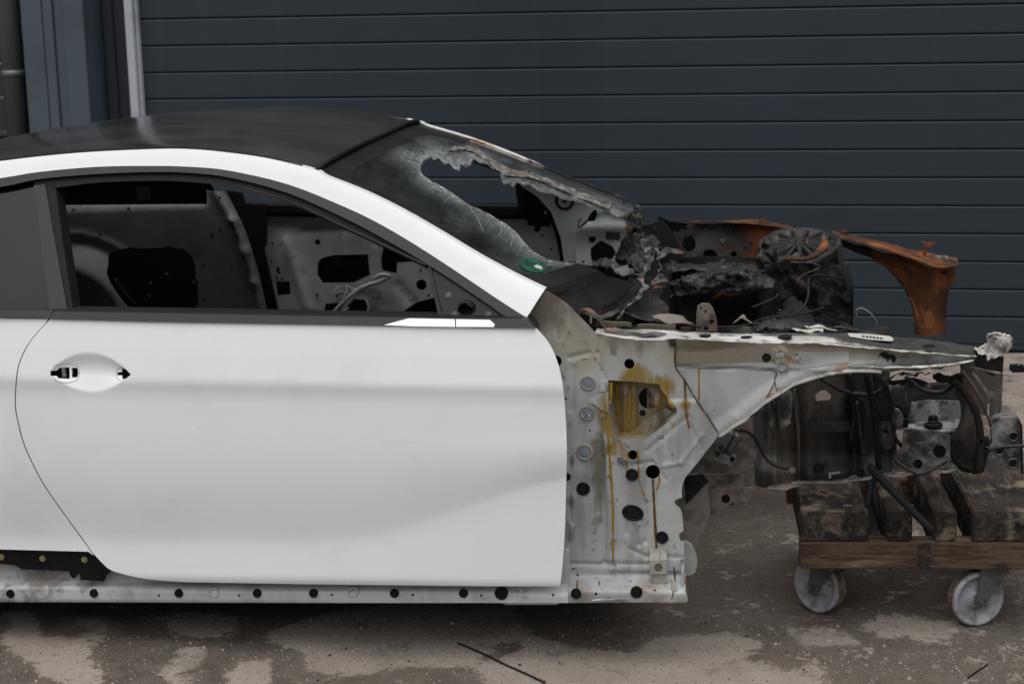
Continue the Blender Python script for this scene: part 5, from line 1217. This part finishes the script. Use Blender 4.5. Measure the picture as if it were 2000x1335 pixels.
# far apron front: rusted rail and leg
rustp = panel('far_apron_leg', c5([(380,250),(500,290),(640,300),(880,410),(1040,400),(1050,480),(1005,540),(985,640),(975,780),(965,915),(735,915),(725,800),(705,680),(650,560),(580,470),(500,390),(420,360)]),
    lambda x, z: 1.72 + .03 * np.clip((x - pz(1825,560,1.72)[0]) / .02, -1, 1), 'rust', car, sp=.012, th=.006, ragged=.001)
prag('far_apron_rail', [(a, b, 1.60) for a, b in c5([(105,160),(250,200),(400,240),(560,290),(760,350),(900,405),(1080,400)])], [(a, b, 1.76) for a, b in c5([(95,130),(240,150),(400,190),(560,230),(760,280),(900,305),(1060,330)])], 'rust', car, n=60, k=6, amp=.006, edge=.006, seed=91, th=.006)
prag('far_apron_web', [(a, b, 1.66) for a, b in c5([(125,165),(250,205),(400,250)])], [(a, b, 1.66) for a, b in c5([(150,220),(280,290),(420,345)])], 'soot_dark', car, n=20, k=4, amp=.003, edge=.004, seed=92)
prag('far_apron_lip', [(a, b, 1.69) for a, b in c5([(415,355),(500,385),(580,465),(650,560),(700,670),(735,800),(745,910)])], [(a, b, 1.66) for a, b in c5([(430,350),(515,380),(600,465),(670,555),(722,670),(752,800),(762,910)])], 'rust', car, n=40, k=2, amp=.002, edge=.002, seed=93)
prag('far_end_bracket', [(a, b, 1.62) for a, b in c5([(850,290),(900,300),(960,300),(1030,320),(1070,360)])], [(a, b, 1.62) for a, b in c5([(870,350),(930,360),(960,390),(1010,395),(1075,390)])], 'ash_grey', car, n=30, k=6, amp=.014, edge=.01, seed=94)
prag('rust_stub', [(a, b, 1.70) for a, b in c5([(785,200),(840,205),(905,200)])], [(a, b, 1.70) for a, b in c5([(800,265),(850,250),(890,265)])], 'rust', car, n=14, k=5, amp=.006, edge=.006, seed=95, th=.012)
ptube('stub_pin', [(a, b, 1.71) for a, b in c5([(800,260),(812,300)])], 1.7, .006, 'rust', rustp, n=6, smooth=2)
prag('rust_stub', [(a, b, 1.70) for a, b in c5([(170,110),(215,105)])], [(a, b, 1.70) for a, b in c5([(165,145),(225,150)])], 'rust', car, n=8, k=3, amp=.005, edge=.004, seed=96, th=.012)
for a in ((590,465),(650,548),(690,640),(320,295),(360,300)):
    u, v = c5([a])[0]; lathe_obj('rivet', STUD, u, v, 2.2, 1.68, 'steel_bare', rustp)
u, v = c5([(960,440)])[0]; lathe_obj('screw_hole', FLATPLUG, u, v, 4, 1.738, 'soot_dark', rustp)

# ================================================================== inside the near wheel arch
def y_lin(x, z):
    y = .50 + 0 * x
    for u, d in ((1472, .02), (1512, -.03), (1560, .035), (1668, .03), (1682, -.02), (1730, .02)):
        y = y + d * np.exp(-((x - pz(u, 820, .5)[0]) / .014) ** 2)
    y = y - .05 * sstep(pz(1600,880,.5)[1], pz(1600,915,.5)[1], z)
    y = y + .08 * sstep(pz(1500,800,.5)[0], pz(1440,800,.5)[0], x)
    y = y - .02 * sstep(pz(1560,800,.5)[0] - .005, pz(1560,800,.5)[0] + .005, x)
    return y
lin_poly = [(1330,640),(1735,640),(1738,700),(1728,760),(1740,830),(1752,850),(1752,900),(1740,922),(1680,930),(1600,942),(1545,944),(1500,952),(1460,950),(1390,950),(1340,940)]
liner = panel('wheelhouse', lin_poly, y_lin, 'liner_soot', car, holes=[c8([(685,425),(715,395),(750,392),(785,425),(780,455),(690,462)])], sp=.012, th=.006)
panel('wheelhouse_rib', c8([(385,480),(400,470),(420,560),(430,700),(412,720),(395,600)]), .45, 'rail_grey', liner, sp=.02, th=.02)
panel('wheelhouse_rib', c8([(545,400),(560,395),(575,560),(590,640),(590,790),(575,800),(568,640)]), .43, 'liner_soot', liner, sp=.02, th=.03)
panel('wheelhouse_rib', c8([(940,480),(955,470),(975,640),(1000,780),(985,800),(960,660)]), .43, 'liner_soot', liner, sp=.02, th=.03)
for u, v, r, me_, mm in ((1548,918,6,STUD,'steel_bare'),(1599,914,12,PLUG,'rubber'),(1710,917,6,PLUG,'rubber'),(1680,922,10,PLUG,'soot_dark'),(1546,820,2.5,FLATPLUG,'soot_dark')):
    p = SF(u, v, y_lin); lathe_obj('plug' if me_ is PLUG else 'stud', me_, u, v, r, p.y - .05, mm, liner)
prag('torn_liner', [(1660,650,.46),(1690,720,.44),(1710,790,.44),(1722,850,.44)], [(1735,650,.46),(1740,720,.42),(1750,790,.42),(1745,850,.42)], 'soot', car, n=40, k=8, amp=.014, edge=.012, seed=101)
prag('rail_lip', [(1545,940,.42),(1620,938,.42),(1700,930,.42),(1790,922,.42),(1870,918,.42)], [(1548,946,.40),(1620,944,.40),(1700,935,.40),(1790,927,.40),(1872,923,.40)], 'rail_grey', car, n=60, k=3, amp=.004, edge=.004, seed=102)
prag('rail_lip', [(1500,950,.42),(1530,944,.42),(1560,944,.42)], [(1500,957,.40),(1535,958,.38),(1562,948,.40)], 'dirty_beige', car, n=20, k=4, amp=.006, edge=.004, seed=103)
panel('rail_clip', c8([(770,912),(840,905),(842,915),(785,925),(785,945),(770,950)]), .40, 'steel_bare', car, sp=.02, th=.004)
# chassis leg with its pale top
leg = panel('chassis_leg', c8([(1250,640),(1600,655),(1605,760),(1640,860),(1640,905),(1480,905),(1300,910),(1180,905),(1170,840),(1230,760)]), .50, 'rail_grey', car, sp=.016, th=.04)
ruled('leg_top', [S(a, b, .498) for a, b in c8([(1250,642),(1350,650),(1480,655),(1605,657)])], [S(a, b, .62) for a, b in c8([(1270,600),(1350,590),(1480,580),(1600,572)])], 'rail_grey', leg, n=30, k=6, amp=.004, seed=4)
panel('leg_rear_wall', c8([(1290,470),(1400,455),(1600,460),(1605,580),(1270,600)]), .63, 'rail_grey', leg, sp=.03, th=.004)
for (u, v), r, me_, mm in ((c8([(1468,777)])[0], 12.5, PLUG, 'rubber'), (c8([(1333,855)])[0], 9, PLUG, 'soot_dark'), (c8([(1500,682)])[0], 6, STUD, 'rail_grey')):
    lathe_obj('plug', me_, u, v, r, .498, mm, leg)
panel('leg_strip', c8([(1320,722),(1480,718),(1480,728),(1320,730)]), .494, 'dirty_beige', leg, sp=.03, th=.004)
# rubber mount on the leg
mp = S(*c8([(1428,612)])[0], .53)
mount = lathe_obj('rubber_mount', lathe_mesh('rubber_mount', [(.02, 1.0), (.5, 1.0), (.52, .55), (.62, .45), (.62, .3), (.95, .2), (1.0, .08), (1.0, -.1)], 24), *c8([(1428,612)])[0], 19, .53, 'black_plastic', leg)
mount.rotation_euler = (rad(90), 0, 0); mount.scale = (.024, .024, .024)
panel('mount_plate', c8([(1130,490),(1230,520),(1248,560),(1240,640),(1190,640),(1160,580)]), .47, 'rail_grey', car, sp=.02, th=.006)
lathe_obj('stud', STUD, *c8([(1205,535)])[0], 5, .466, 'galvanised', leg)
ptube('burnt_hose', [(a, b, .45) for a, b in c8([(1130,480),(1210,490),(1250,530),(1258,580),(1250,625)])], .45, .007, 'rubber', car)
prag('charred_strip', [(a, b, .42) for a, b in c8([(1110,320),(1180,300),(1280,290),(1400,340)])], [(a, b, .44) for a, b in c8([(1130,420),(1200,380),(1290,390),(1400,380)])], 'soot', car, n=30, k=8, amp=0.0184, edge=.02, seed=104)

panel('far_leg', [(1740,760),(1900,745),(1900,800),(1740,815)], 1.36, 'soot', car, sp=.06, th=.04)
rg2 = random.Random(12)
for pts, r, mm in (([(1440,838,.36),(1470,850,.4),(1500,900,.42),(1540,915,.42)], .004, 'cable_black'), ([(1600,735,.38),(1640,760,.4),(1700,770,.4),(1735,750,.38)], .006, 'soot'), ([(1690,726,.34),(1702,780,.36),(1712,850,.38),(1716,915,.4)], .008, 'rubber'),
               ([(1725,740,.36),(1745,790,.4),(1742,840,.4),(1760,870,.44)], .005, 'cable_black'), ([(1770,735,.4),(1800,760,.42),(1840,765,.42),(1870,745,.38)], .006, 'soot'), ([(1660,730,.38),(1668,800,.42),(1660,870,.42)], .005, 'soot_dark'),
               ([(1750,900,.42),(1772,915,.4),(1800,925,.4),(1850,900,.42)], .004, 'cable_black'), ([(1880,725,.3),(1905,760,.3),(1925,800,.3),(1935,830,.32)], .004, 'galvanised')):
    ptube('burnt_cable', pts, .4, r, mm, car, n=6)
panel('burnt_bracket', c8([(1090,600),(1150,585),(1180,640),(1170,760),(1120,770),(1085,690)]), .40, 'soot', car, holes=[circle_px(*c8([(1130,650)])[0], 5)], sp=.014, th=.01, ragged=.001)
panel('burnt_bracket', c8([(930,280),(1040,270),(1060,400),(1030,470),(950,440)]), .42, 'soot', car, sp=.014, th=.01, ragged=.002)
panel('burnt_bracket', c8([(440,420),(520,380),(545,430),(530,600),(470,640),(445,540)]), .46, 'rail_grey', car, sp=.014, th=.01)
panel('burnt_bracket', c8([(620,600),(900,600),(910,650),(640,660)]), .44, 'soot', car, sp=.014, th=.02)
prag('hanging_scrap', cpx(c8([(1090,280),(1180,270),(1300,262),(1420,262)]), .36), cpx(c8([(1120,400),(1190,350),(1290,330),(1400,320)]), .38), 'soot', car, n=40, k=8, amp=.012, edge=.03, seed=161, fq=30)
prag('hanging_scrap', cpx(c8([(1420,262),(1520,262),(1610,250)]), .34), cpx(c8([(1440,340),(1540,380),(1600,420)]), .36), 'soot_dark', car, n=30, k=8, amp=.01, edge=.02, seed=162, fq=30)
prag('hanging_scrap', cpx(c8([(1250,330),(1330,320),(1400,340)]), .5), cpx(c8([(1260,450),(1330,400),(1390,420)]), .5), 'bay_grey', car, n=30, k=8, amp=.012, edge=.02, seed=163, fq=30)
# radiator support: dark curved post and the light leg behind it
def y_post(x, z): return .34 + .05 * ((x - pz(1890,820,.34)[0]) / .05) ** 2
panel('radiator_post', c8([(1600,200),(1700,200),(1860,180),(1870,260),(1860,480),(1850,560),(1790,560),(1720,540),(1700,640),(1720,760),(1722,915),(1690,920),(1600,900),(1540,840),(1535,700),(1580,640),(1605,560),(1600,470),(1560,400),(1600,330)]), y_post, 'liner_soot', car, sp=.016, th=.01, ragged=.001)
prag('post_edge', [(a, b, .30) for a, b in c8([(1540,700),(1545,820),(1600,890),(1690,915)])], [(a, b, .29) for a, b in c8([(1555,700),(1570,810),(1620,860),(1695,890)])], 'soot_dark', car, n=30, k=3, amp=.003, edge=.004, seed=105)
ptube('post_rib', [(a, b, .29) for a, b in c8([(1560,340),(1640,430),(1700,540),(1722,640),(1725,760),(1715,910)])], .29, .009, 'soot_dark', car)
ptube('stay_rod', [(a, b, .20) for a, b in c8([(1665,265),(1720,340),(1765,410)])], .2, .005, 'rail_grey', car, smooth=2)
panel('stay_block', c8([(1760,400),(1820,405),(1820,440),(1765,435)]), .195, 'galvanised', car, sp=.03, th=.012)
panel('white_blade', c8([(1772,480),(1782,480),(1778,550),(1772,552)]), .25, 'sticker_white', car, sp=.03, th=.003)
panel('headlamp_bracket', c8([(1690,150),(1720,160),(1850,170),(1870,190),(1860,290),(1800,300),(1700,250)]), .19, 'soot_dark', car, sp=.02, th=.02, ragged=.002)
prag('bent_flange', [(a, b, .16) for a, b in c8([(1640,228),(1740,255),(1860,280)])], [(a, b, .15) for a, b in c8([(1640,240),(1740,272),(1862,298)])], 'rail_grey', car, n=20, k=3, amp=.003, edge=.002, seed=106)
prag('torn_connector', [(a, b, .15) for a, b in c8([(1862,282),(1900,265),(1960,235),(1978,225)])], [(a, b, .15) for a, b in c8([(1868,292),(1905,276),(1958,258),(1980,250)])], 'ash_pale', car, n=20, k=4, amp=.005, edge=.005, seed=107)
panel('connector', c8([(1915,240),(1970,235),(2000,240),(2010,280),(1930,282),(1910,265)]), .148, 'black_plastic', car, sp=.02, th=.02)
# crash box plate with bushings
plate = panel('bumper_mount', c8([(1745,915),(1740,860),(1800,720),(1790,600),(1820,575),(1900,560),(1960,570),(1980,600),(1990,700),(1988,912)]), .36, 'rail_grey', car, sp=.016, th=.05)
for (u, v), r in zip(c8([(1932,682),(1845,768),(1930,852)]), (10.5, 12, 11)):
    lathe_obj('bushing', RINGPLUG, u, v, r * 1.05, .359, 'galvanised', plate); lathe_obj('bushing_hole', FLATPLUG, u, v, r * .62, .358, 'soot_dark', plate)
for (u, v), r in zip(c8([(1862,695),(1850,840),(1915,795)]), (7, 8, 6)): lathe_obj('bushing', FLATPLUG, u, v, r, .359, 'rail_grey', plate)
panel('plate_flange', c8([(1972,575),(1990,620),(1996,920),(1986,920),(1984,640)]), .335, 'black_plastic', plate, sp=.03, th=.03)
ptube('cable', [(a, b, .33) for a, b in c8([(1730,820),(1775,775),(1840,752),(1920,745),(2010,742)])], .33, .0045, 'cable_black', car)
ptube('hose', [(a, b, .32) for a, b in c8([(1745,690),(1750,760),(1730,830),(1715,900)])], .32, .013, 'rubber', car)
# lower rear corner of the arch
tri2 = panel('floor_gusset', c9([(130,130),(430,130),(440,200),(480,215),(400,275),(240,365),(200,400),(150,200)]), .30, 'dirty_beige', car, holes=[circle_px(1417.5,974,9)], sp=.014, th=.004)
panel('gusset_cavity', c9([(300,240),(380,240),(380,300),(300,310)]), .33, 'soot_dark', tri2, sp=.05, th=.003)
panel('arch_rear_wall', [(1385,850),(1440,835),(1470,815),(1475,950),(1440,945),(1345,940),(1350,900)], .40, 'dirty_beige', car, sp=.014, th=.004)
vb = panel('valve_block', c8([(30,790),(60,770),(130,800),(180,810),(185,860),(160,875),(110,850),(40,830)]), .34, 'rail_grey', car, sp=.014, th=.02)
for a, r in (((70,795), 4), ((163,825), 5.5)): lathe_obj('port', FLATPLUG, *c8([a])[0], r, .338, 'soot_dark', vb)
for l in ([(100,760),(130,700),(165,650)], [(135,790),(175,720),(205,670)]): ptube('pipe_stub', [(a, b, .35) for a, b in c8(l)], .35, .011, 'galvanised', vb, smooth=2)
panel('sill_end', [(1326,975),(1380,935),(1388,1000),(1372,1045),(1358,1080),(1340,1095),(1335,1060)], lambda x, z: .20 + .5 * np.clip(x - .40, 0, .2), 'dirty_beige', car, sp=.014, th=.004)
panel('sill_closing', cm([(1334,1058),(1348,1064),(1358,1082),(1361,1100),(1357,1118),(1345,1123),(1334,1122)], 3), .16, 'bare_shell', car, sp=.014, th=.02)
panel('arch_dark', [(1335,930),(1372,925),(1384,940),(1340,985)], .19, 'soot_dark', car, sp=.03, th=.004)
ptube('drive_hose', [(1700,912,.36),(1716,930,.3),(1750,965,.25),(1790,1005,.22),(1823,1038,.2)], .3, .010, 'rubber', car)
ptube('drive_hose', [(1712,925,.36),(1700,955,.3),(1694,990,.28)], .3, .007, 'rubber', car)

# ================================================================== dolly under the front end
DYAW = rad(5.0)
DE = Vector((math.cos(DYAW), -math.sin(DYAW), 0)); DN = Vector((math.sin(DYAW), math.cos(DYAW), 0))
D0 = ground_at(1905, 1226) - DN * .02
def DP(u, v, off=0.0):
    d = ray(u, v); t = ((D0 - CAM).dot(DN) + off) / d.dot(DN); q = CAM + d * t - D0
    return Vector((q.dot(DE), off, q.z))
DM = Matrix(((DE.x, DN.x, 0, D0.x), (DE.y, DN.y, 0, D0.y), (0, 0, 1, 0), (0, 0, 0, 1)))
dolly = empty('wooden_dolly', DM, 'low wooden dolly on nylon castors carrying the front of the car', 'dolly')
xl = DP(1563, 1085).x; xr = DP(2180, 1085).x; zb0, zb1 = DP(1780, 1111).z, DP(1780, 1059).z
DL = .62
box('front_beam', (xl, 0, zb0), (xr, .06, zb1), 'timber_brown', dolly, .003, 2)
x0 = DP(1793, 1085).x; x1 = DP(1816, 1085).x; box('strap', (x0, -.003, zb0 + .001), (x1, .001, zb1 - .001), 'timber_dark', dolly, .001)
box('rear_beam', (xl, DL - .06, zb0), (xr, DL, zb1), 'timber_brown', dolly, .003, 2)
for (u0_, u1_) in ((1565,1697), (1733,1782), (1825,1869), (1900,2060)):
    x0, x1 = DP(u0_, 1030, .004).x, DP(u1_, 1030, .004).x; z1 = DP((u0_ + u1_) / 2, 1001, .004).z
    box('timber_block', (x0, .004, zb1 + .001), (x1, DL - .02, z1), 'timber_dark', dolly, .004, 2)
    box('under_board', (x0 + .01, .065, zb0 + .012), (x1 - .01, DL - .065, zb1 - .001), 'timber_dark', dolly, .003)
p = DP(1675, 1094, 0); kn = lathe_obj('knot_hole', FLATPLUG, 1675, 1094, 12, .1, 'soot_dark', dolly); kn.location = (p.x, .002, p.z); kn.scale = (.014, .006, .014)
for (u, v) in ((1590,975),(1620,985),(1668,992),(1600,950),(1660,955),(1930,985),(1960,960)):
    q = DP(u, 1001, .004); y = .05 + random.random() * .2
    st_ = box('staple', (-.012, -.002, 0), (.012, .002, .006), 'galvanised', dolly, .001); st_.location = (q.x, y, DP(1700, 1001, .004).z - .001); st_.rotation_euler = (0, 0, random.uniform(-1, 1))
def caster(px, rot, label):
    g = ground_at(*px); q = g - D0; base = Vector((q.dot(DE), q.dot(DN) + .03, 0))
    R_ = .072; h = zb0
    o = bpy.data.objects.new('caster', None); COL.objects.link(o); o.parent = dolly; o.location = base; o.rotation_euler = (0, 0, rot); o.empty_display_size = .05
    wm = lathe_mesh('caster_wheel', [(.16, -.017), (.30, -.019), (.34, -.010), (.78, -.009), (.86, -.021), (.97, -.019), (1.0, -.012), (1.0, .012), (.97, .019), (.86, .021), (.78, .009), (.34, .010), (.30, .019), (.16, .017)], 40)
    wm.transform(Matrix.Diagonal((R_, 1, R_, 1)))
    wh = link('wheel', wm, 'caster_nylon', o); wh.location = (.0, 0, R_)
    tr = link('tread', lathe_mesh('tread', [(R_ * 1.0, -.011), (R_ * 1.012, -.008), (R_ * 1.012, .008), (R_ * 1.0, .011)], 40, False), 'caster_tread', o); tr.location = (0, 0, R_)
    for s in (-1, 1):
        bm = bmesh.new()
        pts = [(-.012, R_ - .014), (.012, R_ - .016), (.018, R_), (.075, h - .022), (.078, h - .006), (.0, h - .006), (-.014, R_ + .012)]
        f_ = bm.faces.new([bm.verts.new((x, s * .026, z)) for x, z in pts]); e = bmesh.ops.extrude_face_region(bm, geom=[f_])
        for v in e['geom']:
            if isinstance(v, bmesh.types.BMVert): v.co.y += s * .004
        bm_link('fork_side', bm, 'galvanised', o)
    box('fork_top', (-.005, -.031, h - .014), (.085, .031, h - .004), 'galvanised', o, .002)
    box('top_plate', (-.01, -.04, h - .0035), (.09, .04, h - .0005), 'galvanised', o, .001)
    ax = link('axle_bolt', lathe_mesh('axle_bolt', [(.002, -.038), (.009, -.038), (.010, -.030), (.006, -.030), (.006, .030), (.010, .030), (.009, .038), (.002, .038)], 6), 'galvanised', o); ax.location = (0, 0, R_)
    return o
caster((1908,1226), rad(20), None)
caster((1602,1200), rad(-42), None)
for fx in ((1908,1226), (1600,1200)):
    g_ = caster(fx, rad(30), None); g_.location.x += .14; g_.location.y = DL - .05
# ================================================================== small things on the ground
def ground_tube(name, px, r, m, label, cat):
    P = [ground_at(u, v) + Vector((0, 0, r)) for u, v in px]; o = P[0].copy()
    t = tube(name, [p - o for p in P], r, m, None, n=6); t.location = o; return tag(t, label, cat)
ct = ground_tube('cable_tie', [(895,1257),(940,1276),(985,1298),(1030,1318),(1062,1333)], .0028, 'cable_black', 'thin black cable tie lying on the pale dry concrete', 'cable tie')
g = ground_at(1062, 1333); box('tie_head', (-.005, -.004, -.003), (.005, .004, .005), 'cable_black', ct, .001).location = g - ct.location + Vector((0, 0, .0005))
ground_tube('twig', [(1890,1325),(1908,1312),(1928,1299)], .0022, 'soot_dark', 'short dark twig lying on the ground in front of the right castor', 'twig')
